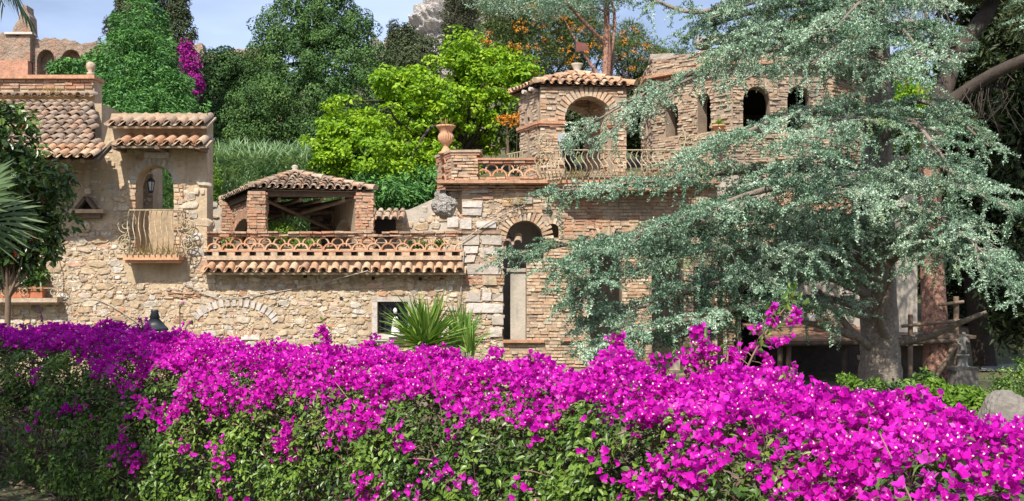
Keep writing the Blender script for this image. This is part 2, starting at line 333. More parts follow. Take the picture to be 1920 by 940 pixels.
def tiles(mb, E, U, S, W, L, pitch=.21, tl=.36, mat_=0, keep=None, tints=(0, 1), jit=1., r=None, under=True, lip=.016):
    """barrel tiles: E eave corner, U along the eave, S up the slope; covers over channels, each tile its own"""
    U, S = nrm(U), nrm(S); Nn = nrm(np.cross(U, S)); Nn = Nn if Nn[2] > 0 else -Nn
    nc, nr = max(1, int(round(W / pitch))), max(1, int(math.ceil(L / tl))); p = W / nc; r = r or p * .40
    a = np.linspace(0, np.pi, 7); seg = len(a)
    for c in range(nc):
        for k in range(nr):
            s0, s1 = k * tl - (.03 * R.random() if k == 0 else .0) , min(k * tl + tl * 1.12, L + .02)
            if s1 - s0 < .1: continue
            uc = (c + .5) * p; t = R.uniform(*tints)
            if keep and not keep(uc, (s0 + s1) / 2): continue
            sk = R.normal() * .012 * jit; du = R.normal() * .008 * jit; lift = .035 + abs(R.normal()) * .008 * jit
            V = []
            for (s_, rr, up, d_) in ((s0, r, lift, du), (s1, r * .84, .008, du + sk)):
                for q in (rr, rr - lip):
                    V.append(E + U * (uc + d_) + S * s_ + np.cos(a)[:, None] * q * U + (np.sin(a)[:, None] * q * 1. + up) * Nn)
            V = np.vstack(V); i = np.arange(seg - 1)
            F = np.concatenate([np.stack([i, i + 1, i + 1 + 2 * seg, i + 2 * seg], 1)])
            mb.mesh(V, F, t, mat_, True)
            mb.mesh(V, np.stack([i, i + seg, i + 1 + seg, i + 1], 1), t, mat_)
            mb.mesh(V, np.stack([i + seg, i + 3 * seg, i + 1 + 3 * seg, i + 1 + seg], 1), t, mat_)
        if under:
            for k in range(nr):
                uc = c * p; s0, s1 = k * tl - .01, min(k * tl + tl * 1.1, L)
                if s1 - s0 < .1 or (keep and not keep(uc, (s0 + s1) / 2)): continue
                b = np.linspace(np.pi, 2 * np.pi, 5); V = []
                for s_, up in ((s0, .055), (s1, .03)): V.append(E + U * uc + S * s_ + np.cos(b)[:, None] * r * .9 * U + (np.sin(b)[:, None] * r * .55 + up) * Nn)
                i = np.arange(4); mb.mesh(np.vstack(V), np.stack([i, i + 1, i + 6, i + 5], 1), R.uniform(*tints), mat_, True)
def ridge(mb, a, b, r=.1, tl=.34, mat_=0, tints=(0, 1)):
    a, b = A(a), A(b); L = np.linalg.norm(b - a); d = (b - a) / L; n = max(1, int(L / tl)); side = nrm(np.cross(d, Z3)); up = np.cross(side, d)
    t_ = np.linspace(-.35, np.pi + .35, 8)
    for k in range(n):
        p, q = a + d * (k * L / n), a + d * ((k + 1.12) * L / n); V = []
        for c, rr, u_ in ((p, r, .03), (q, r * .85, .0)): V.append(c + np.cos(t_)[:, None] * rr * side + (np.sin(t_)[:, None] * rr + u_) * up)
        i = np.arange(7); mb.mesh(np.vstack(V), np.stack([i, i + 1, i + 9, i + 8], 1), R.uniform(*tints), mat_, True)
        mb.mesh(np.vstack([V[0], c * 0 + p]), np.stack([i, i + 1, np.full(7, 8)], 1), R.uniform(*tints), mat_)
def ring(mb, f, u, z, r, n0, th=.028, dep=.12, a0=0., a1=math.pi, seg=10, mat_=0, tint=None):
    """a half ring of terracotta standing in the plane of the parapet"""
    a = np.linspace(a0, a1, seg + 1); t = R.random() if tint is None else tint; V = []
    for rr in (r, r - th):
        for dn in (n0, n0 - dep): V.append(np.stack([f.p(u + math.cos(x) * rr, z + math.sin(x) * rr, dn) for x in a]))
    V = np.vstack(V); n = seg + 1; i = np.arange(seg)
    Q = lambda x, y: np.stack([i + x * n, i + 1 + x * n, i + 1 + y * n, i + y * n], 1)
    mb.mesh(V, np.concatenate([Q(0, 1), Q(2, 3), Q(0, 2), Q(1, 3)]), t, mat_)
def catmull(pts, n=24):
    p = A(pts, float); p = np.vstack([2 * p[0] - p[1], p, 2 * p[-1] - p[-2]]); m = len(p) - 3; out = []
    for x in np.linspace(0, m - 1e-6, n):
        i = int(x); t = x - i; a, b, c, d = p[i:i + 4]
        out.append(.5 * (2 * b + (c - a) * t + (2 * a - 5 * b + 4 * c - d) * t * t + (3 * b - a - 3 * c + d) * t ** 3))
    return A(out)
def spiral(c, U, V, r0, r1, turns, a0=0., n=26):
    t = np.linspace(0, 1, n)[:, None]; a = a0 + t * turns * 2 * np.pi; r = r0 + (r1 - r0) * t
    return A(c) + r * np.cos(a) * A(U) + r * np.sin(a) * A(V)

# ------------------------------------------------------------------ foliage helpers
def perp(N): 
    r = nrm(R.normal(size=N.shape)); return nrm(r - N * (r * N).sum(1, keepdims=True))
def leaves(mb, Pt, Nn, T, L, W, tint, mat_=0, fold=.12, curl=.0):
    """ovate leaves folded along the midrib; T is the growing direction, Nn the upper side"""
    n = len(Pt); L = np.broadcast_to(A(L, float), (n,))[:, None]; W = np.broadcast_to(A(W, float), (n,))[:, None]
    B = nrm(np.cross(T, Nn)); h = W * fold; dn = -Nn * L * curl
    tip = Pt + T * L + dn; l1 = Pt + T * L * .28 + B * W / 2 + Nn * h; l2 = Pt + T * L * .68 + B * W * .36 + Nn * h + dn * .4
    r1 = Pt + T * L * .28 - B * W / 2 + Nn * h; r2 = Pt + T * L * .68 - B * W * .36 + Nn * h + dn * .4
    V = np.stack([Pt, l1, l2, tip, r2, r1], 1).reshape(-1, 3); i = np.arange(n)[:, None] * 6
    F = np.concatenate([i + A([0, 3, 2, 1]), i + A([0, 5, 4, 3])]); tt = np.broadcast_to(A(tint, float), (n,))
    mb.mesh(V, F, np.concatenate([tt, tt]), mat_)
def kites(mb, Pt, D, B, L, W, tint, mat_=0):
    n = len(Pt); L = np.broadcast_to(A(L, float), (n,))[:, None]; W = np.broadcast_to(A(W, float), (n,))[:, None]
    mb.quads(np.stack([Pt, Pt + D * L * .45 + B * W / 2, Pt + D * L, Pt + D * L * .45 - B * W / 2], 1), tint, mat_)
def sph(n): return nrm(R.normal(size=(n, 3)))
def crown(mb, ells, ncl, rcl, nleaf, L, W, mat_=0, up=.35, front=.5, flat_=.75, shell=(.72, 1.02), lump=.12, tvar=.55, droop=0., kite=False, inner=.25, seed=0, tbias=0., rmin=.35, nj=.35):
    """leaf clumps spread through ellipsoids [(centre, radii)], densest towards the outside; returns clump centres"""
    E_ = [(A(c, float), A(r, float)) for c, r in ells]; vol = A([np.prod(r) ** (2 / 3) for _, r in E_]); vol = vol / vol.sum()
    Cs, Ds = [], []
    for (c, r), w in zip(E_, vol):
        n = int(ncl * w * 1.5) + 4; d = sph(n); d[:, 1] -= front * R.random(n); d = nrm(d)
        k = R.uniform(*shell, size=n); inn = R.random(n) < inner; k[inn] = R.uniform(.25, .75, inn.sum())
        k *= 1 + lump * snoise(d * 3 + c, 1.6, seed); p = c + d * r * k[:, None]
        ok = np.ones(n, bool)
        for (c2, r2) in E_:
            if c2 is not c: ok &= (((p - c2) / r2) ** 2).sum(1) > .42
        Cs.append(p[ok]); Ds.append(d[ok])
    C = np.vstack(Cs); D = np.vstack(Ds); n = len(C); ct = R.random(n)
    rc = rcl * R.uniform(.6, 1.25, n)
    o = sph(n * nleaf).reshape(n, nleaf, 3) + D[:, None] * .55; o = nrm(o); rad = R.uniform(rmin, 1., (n, nleaf, 1)) ** .6
    off = o * rad * rc[:, None, None]; off[..., 2] *= flat_
    p = (C[:, None] + off).reshape(-1, 3); nn = nrm(o.reshape(-1, 3) * .8 + Z3 * up + R.normal(size=p.shape) * nj)
    T = nrm(perp(nn) + o.reshape(-1, 3) * .35 - Z3 * droop); t = np.clip(tbias + .5 + tvar * (np.repeat(ct, nleaf) - .5) + R.normal(size=len(p)) * .17, 0, 1)
    sz = R.uniform(.7, 1.25, len(p))
    if kite: kites(mb, p, nrm(T + o.reshape(-1, 3) * .6), perp(T), L * sz, W * sz, t, mat_)
    else: leaves(mb, p, nn, T, L * sz, W * sz, t, mat_, .15, .12)
    return C
def branches(mb, base, Cs, k, r0, mat_=0, sag=.0):
    """limbs from a trunk polyline to k of the clumps"""
    base = A(base, float)
    for c in Cs[R.permutation(len(Cs))[:k]]:
        d = np.linalg.norm(base - c, axis=1); i = min(int(len(base) * .25) + int(R.integers(0, max(1, len(base) // 2))), len(base) - 1)
        a = base[i]; m = (a + c) / 2 + R.normal(size=3) * .1 * np.linalg.norm(c - a) + A([0, 0, .12 * np.linalg.norm(c - a)])
        mb.tube(catmull([a, m, c], 8), np.linspace(r0, r0 * .15, 8), 5, R.random(), mat_, False)
def tree(name, label, cat, base, trunk, r0, bark, leafm, ells, ncl, rcl, nleaf, L, W, nb=12, group=None, **k):
    t = thing(name, label, cat, base, group)
    tp = catmull(trunk, 14); b = MB(); b.tube(tp, np.linspace(r0, r0 * .35, 14), 9, .5, 0, True, .12)
    m = MB(); C = crown(m, ells, ncl, rcl, nleaf, L, W, 0, **k)
    if nb: branches(b, tp, C, nb, r0 * .35)
    b.build('trunk', bark, t); m.build('crown', leafm, t)
    return t
# ------------------------------------------------------------------ ground, hill, path
def terr(x, y):
    s = lambda a, b, v: np.clip((v - a) / (b - a), 0, 1) ** 2 * (3 - 2 * np.clip((v - a) / (b - a), 0, 1))
    right = s(5, 10, x)
    h = 3.3 * s(31.2, 32.2, y) + 2.4 * s(32, 35.5, y) + .225 * np.clip(y - 35, 0, 95) + .02 * np.clip(y - 130, 0, 200)
    h = h * (1 - .75 * right * (1 - s(45, 80, y)))
    return h + .03 * np.sin(x * 1.3 + y * .7) + .02 * np.sin(x * 3.1 - y * 2.3)
gx = np.concatenate([np.linspace(-400, -40, 13)[:-1], np.linspace(-40, 40, 81), np.linspace(40, 400, 13)[1:]])
gy = np.concatenate([np.linspace(-60, 0, 7)[:-1], np.linspace(0, 60, 121), np.linspace(60, 160, 34)[1:], np.linspace(160, 900, 12)[1:]])
X, Y = np.meshgrid(gx, gy); Zg = terr(X, Y); m = MB(); i, j = np.meshgrid(np.arange(len(gy) - 1), np.arange(len(gx) - 1), indexing='ij'); nx = len(gx)
m.mesh(np.stack([X, Y, Zg], -1), np.stack([i * nx + j, i * nx + j + 1, (i + 1) * nx + j + 1, (i + 1) * nx + j], -1).reshape(-1, 4), .5, 0, True)
tag(m.build('ground', M['soil']), kind='structure')
m = MB(); c = catmull([(11.6, 24.6, 0), (12.6, 26.6, 0), (14.6, 28.2, 0), (19, 29.5, 0)], 40); c[:, 2] = terr(c[:, 0], c[:, 1]) + .05
d = nrm(np.cross(np.gradient(c, axis=0), Z3)); a_, b_ = c - d * 1.0, c + d * 1.0
m.quads(np.stack([a_[:-1], b_[:-1], b_[1:], a_[1:]], 1)); tag(m.build('path', M['gravel']), kind='structure')

# limestone crag above the garden
def lumpy(c, r, seed, n=40, amp=.3, sc=1., squash=0.):
    u, v = np.meshgrid(np.linspace(0, 2 * np.pi, n * 2, endpoint=False), np.linspace(.02, np.pi - .02, n)); dd = np.stack([np.cos(u) * np.sin(v), np.sin(u) * np.sin(v), np.cos(v)], -1)
    rad = 1 + amp * .35 * abs(snoise(dd.reshape(-1, 3), .06 * sc, seed + 3).reshape(dd.shape[:2])) * (n > 60) + amp * snoise(dd.reshape(-1, 3), .8 * sc, seed).reshape(dd.shape[:2]) + amp * .5 * snoise(dd.reshape(-1, 3), .3 * sc, seed + 1).reshape(dd.shape[:2]) + amp * .35 * snoise(dd.reshape(-1, 3), .12 * sc, seed + 2).reshape(dd.shape[:2])
    V = A(c) + dd * A(r) * rad[..., None]; N_ = n * 2
    i, j = np.meshgrid(np.arange(n - 1), np.arange(N_), indexing='ij'); j2 = (j + 1) % N_
    return V, np.stack([i * N_ + j, i * N_ + j2, (i + 1) * N_ + j2, (i + 1) * N_ + j], -1).reshape(-1, 4)
m = MB(); m.mesh(*lumpy(P(836, 88, 210), (8.6, 8, 9.4), 3, 110, .3), .5); m.mesh(*lumpy(P(905, 60, 214), (9, 8, 13.0), 5, 110, .3), .7)
m.mesh(*lumpy(P(718, 125, 190), (4, 4, 4.2), 8, 70, .3), .3); m.mesh(*lumpy(P(820, 150, 200), (14, 8, 6), 9, 40, .2), .3)
tag(m.build('crag', M['rock']), kind='structure')

# ------------------------------------------------------------------ ancient theatre ruin on the hilltop
YR = 126.
rt = thing('theatre_ruin', 'crumbling brick and stone ruin with two arches and a broken spire on the hilltop', 'ruin', P(60, 170, YR))
def rag(a, b, seed): return lambda u: float(np.interp(u, a, b)) + .35 * float(snoise(A([[u, seed, 0]]), .9, seed)[0])
f = Face((fx(62, YR), YR, 0), (1, 0, 0)); zR = lambda py: fz(py, YR); s_ = YR / FPX
m = MB(); wall(m, f, 320 * s_, zR(190), zR(95), 1.6, [Op(24 * s_, 17 * s_, zR(200), zR(115), 22 * s_), Op(71 * s_, 19 * s_, zR(200), zR(115), 22 * s_)], 0, .5, rag([0, 8, 40, 85, 95, 130, 320 * .061], [zR(70), zR(80), zR(82), zR(80), zR(84), zR(88), zR(98)], 4))
m.box((fx(40, YR), YR + 1.3, zR(190)), (fx(380, YR), YR + 1.9, zR(92)), .1)
m.build('arcade_wall', M['ruin'], rt)
m = MB(); f = Face((fx(-60, YR), YR - .8, 0), (1, 0, 0)); wall(m, f, 122 * s_, zR(118), zR(66), 3.4, [], 0, .6, rag([0, 40 * s_, 80 * s_, 122 * s_], [zR(75), zR(66), zR(66), zR(68)], 2))
sp = A([(22, 64), (26, 50), (34, 38), (38, 22), (43, 8), (50, 10), (51, 22), (56, 30), (58, 64)], float)
fr = np.stack([P(a, b, YR - .6) for a, b in sp]); bk = fr + A([0, 1.8, 0]); n = len(fr); m.mesh(np.vstack([fr, bk]), [(q, (q + 1) % n, (q + 1) % n + n, q + n) for q in range(n)], .8)
m.mesh(np.vstack([fr, fr.mean(0) + A([.1, -.25, -.3])]), [(q, (q + 1) % n, n) for q in range(n)], .8); m.mesh(np.vstack([bk, bk.mean(0)]), [(q, (q + 1) % n, n) for q in range(n)], .8)
m.build('tower_wall', M['ruin'], rt)
m = MB(); m.box((fx(-62, YR), YR - 1.1, zR(200)), (fx(60, YR), YR + 2.2, zR(117)), .5); m.build('brick_base', M['ruin_brick'], rt)
m = MB(); m.boxes(P(38, 64, YR - .6), (1.6, 0, 0), (0, .5, 0), (0, 0, .12), .9); m.build('string_course', M['white_stone'], rt)
YR2 = 135.
m = MB(); f = Face((fx(350, YR2), YR2, 0), (1, 0, 0)); wall(m, f, 9.6, fz(170, YR2), fz(98, YR2), 1.5, [], 0, .5, rag([0, 2, 4, 7, 9.6], [fz(99, YR2), fz(97, YR2), fz(100, YR2), fz(92, YR2), fz(88, YR2)], 7))
w2 = m.build('ruined_wall', M['ruin'], None, (fx(350, YR2), YR2, fz(170, YR2))); tag(w2, 'low broken stretch of pinkish ancient wall on the skyline beside the magenta creeper', 'ruin wall')

# ------------------------------------------------------------------ left house
lh = thing('stone_house', 'rubble stone house at left with tiled roofs, arched balcony opening and small wall shrine', 'house', (fx(120), 24, 0))
WM = [M['mortar'], M['stone'], M['tan_brick'], M['white_stone'], M['brick'], M['dark'], M['plaster']]
x0 = fx(-260); f = Face((x0, 24, 0), (1, 0, 0)); U_ = lambda px: fx(px) - x0
arch = Op(U_(290), 36 * S24, fz(478), fz(346), 36 * S24)
m = MB(); Wd = U_(388)
wall(m, f, Wd, 0, fz(213), .5, [arch], 0, .5, lambda u: fz(213) if u > U_(196) else 4.75)
def kl(u, z):
    if u < U_(196) and z > 4.6: return False
    if z > fz(280): return False
    if z > fz(345) and U_(215) < u < U_(386): return R.random() < .15
    if U_(120) < u < U_(215) and z > fz(430): return R.random() < .25
    if abs(u - U_(290)) < 53 * S24 and fz(480) < z < fz(296): return False
    if u > U_(352) and z > fz(440): return False
    return True
for (h0, h1, fl_, ou) in ((.06, .19, .85, .026), (.03, .08, .6, .016)): rubble(m, f, Wd, .3, fz(235), [arch, Op(U_(295), 55 * S24, fz(524), fz(478))], kl, 1, h0, h1, fl_, ou)
for py0, py1, xa, xb in ((345, 368, 350, 386), (372, 396, 354, 386), (398, 428, 356, 386), (432, 452, 350, 384), (455, 478, 362, 386)):
    rubble(m, f, (xb - xa) * S24, fz(py1), fz(py0) - .01, (), None, 1, .16, .24, 1., .035, U_(xa), (.4, .9), 1.7)
bricks(m, f, 14 * S24, fz(480), fz(346), (), None, .085, .2, .03, .1, 2, .004, U_(242))
bricks(m, f, 18 * S24, fz(480), fz(346), (), None, .085, .22, .03, .1, 2, .004, U_(326))
arch_bricks(m, f, arch, .16, .085, .012, .1, 6)
m.boxes(f.p(U_(295), fz(292), .03), (.27, 0, 0), (0, .03, 0), (0, 0, .06), .6, 3)
# brick relieving pieces, weep holes (black blocks painting their inner shade), exposed courses
for px, py in ((240, 561), (342, 562), (438, 561)): m.boxes(f.p(U_(px), fz(py), .004), (.03, 0, 0), (0, .008, 0), (0, 0, .032), .5, 5)
bricks(m, f, 1.1, fz(560), fz(548), (), None, .045, .2, .035, .1, 4, .01, U_(283), .2)
m.build('wall', WM, lh)
# passage seen through the arch
m = MB(); g = Face((fx(225, 24.9), 24.9, 0), (1, 0, 0)); wall(m, g, 64 * S24, fz(492), fz(318), .3, [], 0, .5); rubble(m, g, 64 * S24, fz(490), fz(322), (), None, 1, .06, .14, .8, .03)
m.box((fx(250), 24.42, fz(492)), (fx(336), 24.5, fz(388)), .0, 0); m.box((fx(228), 24.5, fz(492)), (fx(350), 25.2, fz(480)), .2, 6)
m.build('passage_wall', WM, lh)
# rear mass under the roof, upper parapet
m = MB(); m.box((x0, 24.5, 0), (fx(190), 28.2, 5.0), .5, 0); m.box((x0, 26.02, 5.0), (fx(190, 26), 28.2, fz(194, 26)), .5, 0)
m.box((fx(196), 24.5, 4.4), (fx(206), 25.2, fz(214)), .5, 0)
m.build('rear_wall', WM, lh)
YU = 27.; fu = Face((fx(-120, YU), YU, 0), (1, 0, 0)); Wu = 297 * YU / FPX; zu = lambda py: fz(py, YU)
m = MB(); wall(m, fu, Wu, zu(200), zu(144), .5, [Op(264 * YU / FPX, .05, zu(183), zu(176))], 0, .6)
bricks(m, fu, Wu, zu(167), zu(150), (), None, .07, .3, .04, .12, 4); m.boxes(fu.p(Wu / 2, zu(146), -.2), (Wu / 2 + .05, 0, 0), (0, .34, 0), (0, 0, .045), .3, 4)
m.build('upper_parapet', WM, lh)
m = MB(); tiles(m, fu.p(0, zu(188), .42), (1, 0, 0), nrm((0, .42, .13)), Wu + .1, .42, .21, .42, 0, None, (.1, .7)); m.build('parapet_tile_ledge', M['tile'], lh)
m = MB(); m.lathe(P(170, 143, YU + .1), [(0, 0), (.09, 0), (.09, .08), (.05, .1), (.1, .17), (.115, .24), (.1, .31), (.04, .35), (0, .355)], 14, .6); m.build('ball_finial', M['tan_brick'], lh)
# main tiled roof
E0 = A([fx(-190, 22.6), 22.62, 4.60]); rg = A([fx(-190, 22.6), 26.0, 6.34]); S_ = rg - E0; Wr = fx(193, 23) - E0[0]
m = MB(); tiles(m, E0, (1, 0, 0), S_, Wr, np.linalg.norm(S_), .2, .33, 0, lambda u, s: s > .75 and u < Wr - s * .36, (0, .75), 1.6)
tiles(m, E0 + A([0, 0, -.0]), (1, 0, 0), S_, Wr, .75, .2, .36, 1, None, (.1, .9), 1.6)
m.quads([[E0 + A([0, .1, -.03]), E0 + A([Wr, .1, -.03]), rg + A([Wr - 1.35, 0, -.06]), rg + A([0, 0, -.06])]], .2, 2)
for q in range(14): m.boxes(E0 + A([.3 + q * Wr / 14.2, .6, .2]), (.04, 0, 0), nrm(S_) * .55, nrm(np.cross((1, 0, 0), S_)) * .045, R.random(), 2)
m.build('roof', [M['tile'], M['orange_tile'], M['wood']], lh)
# two tile hoods on the balcony block
def ledge(name, par, xa, xb, py_top, y_top, py_eave, y_eave, mt, pitch=.2, tints=(0, 1), rows=2):
    a = P(xa, py_eave, y_eave); w = fx(xb, y_eave) - a[0]; b = A([a[0], y_top, fz(py_top, y_top) - .09]); S = b - a; L = np.linalg.norm(S)
    m = MB(); tiles(m, a, (1, 0, 0), S, w, L, pitch, L / rows + 1e-3, 0, None, tints, 1.2)
    nn = nrm(np.cross((1, 0, 0), S)); m.boxes(a + S / 2 + A([w / 2, 0.02, 0]) - nn * .035, (w / 2, 0, 0), S / 2, nn * .02, .5, 1)
    return m.build(name, [M[mt], M['mortar']], par)
ledge('coping_tiles', lh, 202, 388, 211, 24.35, 236, 23.62, 'tile', .245, (.2, 1), 1)
ledge('tile_hood', lh, 217, 387, 250, 24.0, 273, 23.36, 'orange_tile', .25, (0, .8), 1)
m = MB()
for px in (224, 303, 378): m.boxes(P(px, 279, 23.7), (.05, 0, 0), (0, .32, 0), (0, 0, .05), .5)
m.boxes(P(300, 275.5, 23.72), (84 * S24, 0, 0), (0, .3, 0), (0, 0, .018), .3)
m.build('hood_bracket', M['wood'], lh)
# balcony slab and bellied railing
m = MB(); m.box((fx(243), 23.58, fz(489)), (fx(346), 24.02, fz(480)), .5); m.box((fx(246), 23.63, fz(494)), (fx(343), 24.02, fz(489) - .003), .3); bal = m.build('balcony', M['terracotta'], lh)
def rail_profile(H, belly): # (outward, height) of one bellied bar
    z = np.linspace(0, 1, 12); return np.stack([belly * (np.sin(np.clip(z / .75, 0, 1) * np.pi) ** 1.3 * .9 - .25 * np.sin(np.clip((z - .6) / .4, 0, 1) * np.pi)), z * H], 1)
def bars(m, p, N, H, belly, r=.011, curl=True):
    pr = rail_profile(H, belly); pts = A(p) + pr[:, :1] * A(N) + pr[:, 1:] * Z3 - np.cross(A(N, float), Z3) * (.055 * np.sin(np.linspace(-.1, 1, 12) * 2 * np.pi))[:, None]
    m.tube(pts, r, 5, R.random())
    if curl: m.tube(spiral(pts[0] + A(N) * .045, N, Z3, .045, .012, 1.1, math.pi), r * .8, 4, R.random(), 0, False)
def scroll(m, c, U, s, r=.012, flip=1):
    U = A(U) * flip
    m.tube(spiral(A(c) + Z3 * s * .3, U, Z3, s * .28, s * .05, 1.5, -math.pi / 2), r, 5, R.random(), 0, False)
    m.tube(spiral(A(c) - Z3 * s * .35, U, -Z3, s * .3, s * .06, 1.5, -math.pi / 2), r, 5, R.random(), 0, False)
br_ = m = MB(); H = (480 - 398) * S24; zb = fz(479)
xs = np.linspace(fx(254), fx(346), 10)
for x in xs: bars(m, (x, 23.62, zb), (0, -1, 0), H, .17)
for y in (23.75, 23.9):
    bars(m, (xs[0], y, zb), (-1, 0, 0), H, .14); bars(m, (xs[-1], y, zb), (1, 0, 0), H, .14)
for z in (zb + .03, zb + H):
    m.tube([(xs[0], 24, z), (xs[0], 23.62, z), (xs[-1], 23.62, z), (xs[-1], 24, z)], .014, 5, .5)
for x, fl in ((fx(243), -1), (fx(357), 1)):
    for y in (23.7, 23.88): scroll(m, (x, y, zb + H * .48), (1, 0, 0), H * .62, .013, fl)
m.build('railing', M['iron'], bal)
# wall shrine whose recess shade is a flat black triangle, carved mask below
m = MB(); cx, sx = fx(166), S24
m.box((fx(133), 23.78, fz(401)), (fx(200), 24.02, fz(394)), .4, 1); m.box((fx(142), 23.86, fz(410)), (fx(192), 24.02, fz(401) - .003), .4, 0)
tri = [(fx(148), fz(394)), (fx(184), fz(394)), (fx(166), fz(371))]
for (a, b) in ((0, 2), (1, 2)):
    p, q = A([tri[a][0], 23.9, tri[a][1]]), A([tri[b][0], 23.9, tri[b][1]]); d = (q - p) / 2; m.boxes((p + q) / 2, d, (0, .1, 0), nrm(np.cross(d, (0, 1, 0))) * .035, .3, 0)
m.mesh([(x, 23.985, z) for x, z in tri], (0, 1, 2), .5, 2); m.boxes((fx(167), 23.95, fz(360)), (.06, 0, 0), (0, .06, 0), (0, 0, .06), .8, 1)
m.build('wall_shrine', [M['wood'], M['tan_brick'], M['dark']], lh)
m = MB(); m.mesh(*lumpy((fx(164.5), 23.96, fz(426)), (.085, .085, .115), 11, 14, .06), .8)
for s in (-1, 1): m.mesh(*lumpy((fx(164.5) + s * .03, 23.885, fz(423)), (.016, .01, .012), 12, 6, 0), 0, 1)
m.mesh(*lumpy((fx(164.5), 23.87, fz(427)), (.014, .022, .032), 13, 8, 0), .8); m.mesh(*lumpy((fx(164.5), 23.885, fz(431.5)), (.03, .012, .011), 14, 8, 0), 0, 1)
m.build('carved_mask', [M['tan_brick'], M['dark']], lh)
# sill shelf at far left
m = MB(); m.box((fx(-120), 23.66, fz(567)), (fx(119), 24.02, fz(559)), .6); m.box((fx(-120), 23.72, fz(571)), (fx(114), 24.02, fz(567) - .003), .4); sil = m.build('sill_shelf', M['tan_brick'], lh)
m = MB()
for px in (20, 57, 112): scroll(m, (fx(px), 23.7, fz(535)), (1, 0, 0), .4, .01, 1 if px != 57 else -1)
m.tube([(fx(112), 23.7, fz(559)), (fx(112), 23.7, fz(488)), (fx(112), 24, fz(488))], .012, 5); m.tube([(fx(-100), 23.7, fz(541)), (fx(112), 23.7, fz(541))], .01, 5)
m.build('railing', M['iron'], sil)
m = MB(); m.box((fx(-60), 23.76, fz(558.6)), (fx(88), 23.98, fz(538)), .5); m.box((fx(-61), 23.74, fz(540)), (fx(89), 23.995, fz(537)), .8)
pl = m.build('planter_box', M['red_clay'], None, (fx(14), 23.87, fz(558.6))); tag(pl, 'long red clay planter box standing on the sill shelf at far left', 'planter')
# lantern hanging in the arch
hl = thing('hanging_lantern', 'small dark iron lantern hanging inside the balcony arch', 'lantern', P(284, 315, 24.3))
m = MB(); c = P(283, 345, 24.3); m.lathe(c, [(.0, .14), (.03, .13), (.1, .06), (.1, .05), (.0, .05)], 6, .5)
for a in range(6): m.tube([c + A([.085 * math.cos(a * 1.047), .085 * math.sin(a * 1.047), .05]), c + A([.05 * math.cos(a * 1.047), .05 * math.sin(a * 1.047), -.16])], .007, 4)
m.lathe(c, [(0, -.16), (.055, -.16), (.05, -.19), (0, -.21)], 6, .5); m.tube([c + A([0, 0, .13]), c + A([0, 0, .42])], .006, 4); m.build('frame', M['black_iron'], hl)
m = MB(); m.lathe(c, [(.075, .04), (.042, -.15)], 6, .5); m.build('lamp_glass', M['lamp_glass'], hl)

# ------------------------------------------------------------------ terrace wall in the middle
tw = thing('terrace_wall', 'long rubble retaining wall with tile ledge and pierced terracotta ring parapet between the two houses', 'wall', (fx(630), 24, 0))
xw = fx(388); f = Face((xw, 24, 0), (1, 0, 0)); U_ = lambda px: fx(px) - xw; Wd = U_(866)
win = Op(U_(736), 29 * S24, fz(626), fz(566)); blind = Op(U_(442), 78 * S24, 0, fz(612), 40 * S24)
m = MB(); wall(m, f, Wd, 0, fz(490), .5, [win], 0, .5)
def kc(u, z):
    du = (u - U_(440)) / (84 * S24); dz = (z - fz(612)) / (50 * S24)
    rr = math.hypot(du, max(dz, 0))
    if .82 < rr < 1.06 and z > fz(615): return False
    return not (abs(u - win.u) < 45 * S24 and fz(640) < z < fz(556))
for (h0, h1, fl_, ou) in ((.06, .2, .85, .028), (.03, .08, .6, .017)): rubble(m, f, Wd, .3, fz(505), [win], kc, 1, h0, h1, fl_, ou)
ab = Op(U_(440), 74 * S24, 0, fz(616), 42 * S24); arch_bricks(m, f, ab, .17, .1, .035, .12, 3, .25, 2.75)
ab2 = Op(U_(455), 42 * S24, 0, fz(672), 40 * S24); arch_bricks(m, f, ab2, .17, .07, .035, .12, 4, .0, 3.14)
for a, b, c in ((470, 632, .4), (392, 625, .3)): m.boxes(f.p(U_(a), fz(b), .02), (c / 2, 0, 0), (0, .03, 0), (0, 0, .06), .9, 3, .01)
for px, py in ((438, 562), (524, 571), (604, 566), (640, 560), (700, 522), (788, 523), (776, 574), (828, 521), (573, 518)): m.boxes(f.p(U_(px), fz(py), .01), (.034, 0, 0), (0, .012, 0), (0, 0, .034), .5, 5, .004)  # weep holes as black blocks, their shade put into the colour
m.build('wall', WM, tw)
m = MB()
for (a, b, c, d) in ((698, 708, 566, 638), (765, 775, 566, 632), (698, 776, 557, 566), (704, 770, 626, 640)): m.box((fx(a) + .002, 23.95, fz(d) + .002), (fx(b) - .002, 24.03, fz(c) - .002), R.random())
wf = m.build('window', M['white_stone'], tw)
m = MB(); m.box((fx(708), 24.3, fz(626)), (fx(765), 24.34, fz(566)), .5); m.build('pane', M['glass'], wf)
m = MB()
for x in np.linspace(fx(712), fx(761), 6): m.tube([(x, 24.06, fz(626)), (x, 24.06, fz(566))], .009, 5)
for z in np.linspace(fz(618), fz(574), 4): m.tube([(fx(708), 24.06, z), (fx(765), 24.06, z)], .009, 5)
m.build('window_grille', M['black_iron'], wf)
ledge('tile_ledge', tw, 381, 873, 489, 24.0, 511, 23.66, 'orange_tile', .225, (.2, 1), 1)
m = MB(); m.box((xw, 24.02, fz(489)), (fx(866), 24.45, fz(467)), .5, 0); 
for px in np.arange(392, 866, 27.2): m.box((fx(px + 8), 23.93, fz(480) + .002), (fx(px + 21 + R.uniform(-2, 2)), 24.04, fz(472.7)), R.random(), 2)
m.box((xw, 23.9, fz(488)), (fx(866), 24.06, fz(480)), .5, 2); m.box((xw, 23.92, fz(472.5)), (fx(866), 24.4, fz(469.5)), .3, 4)
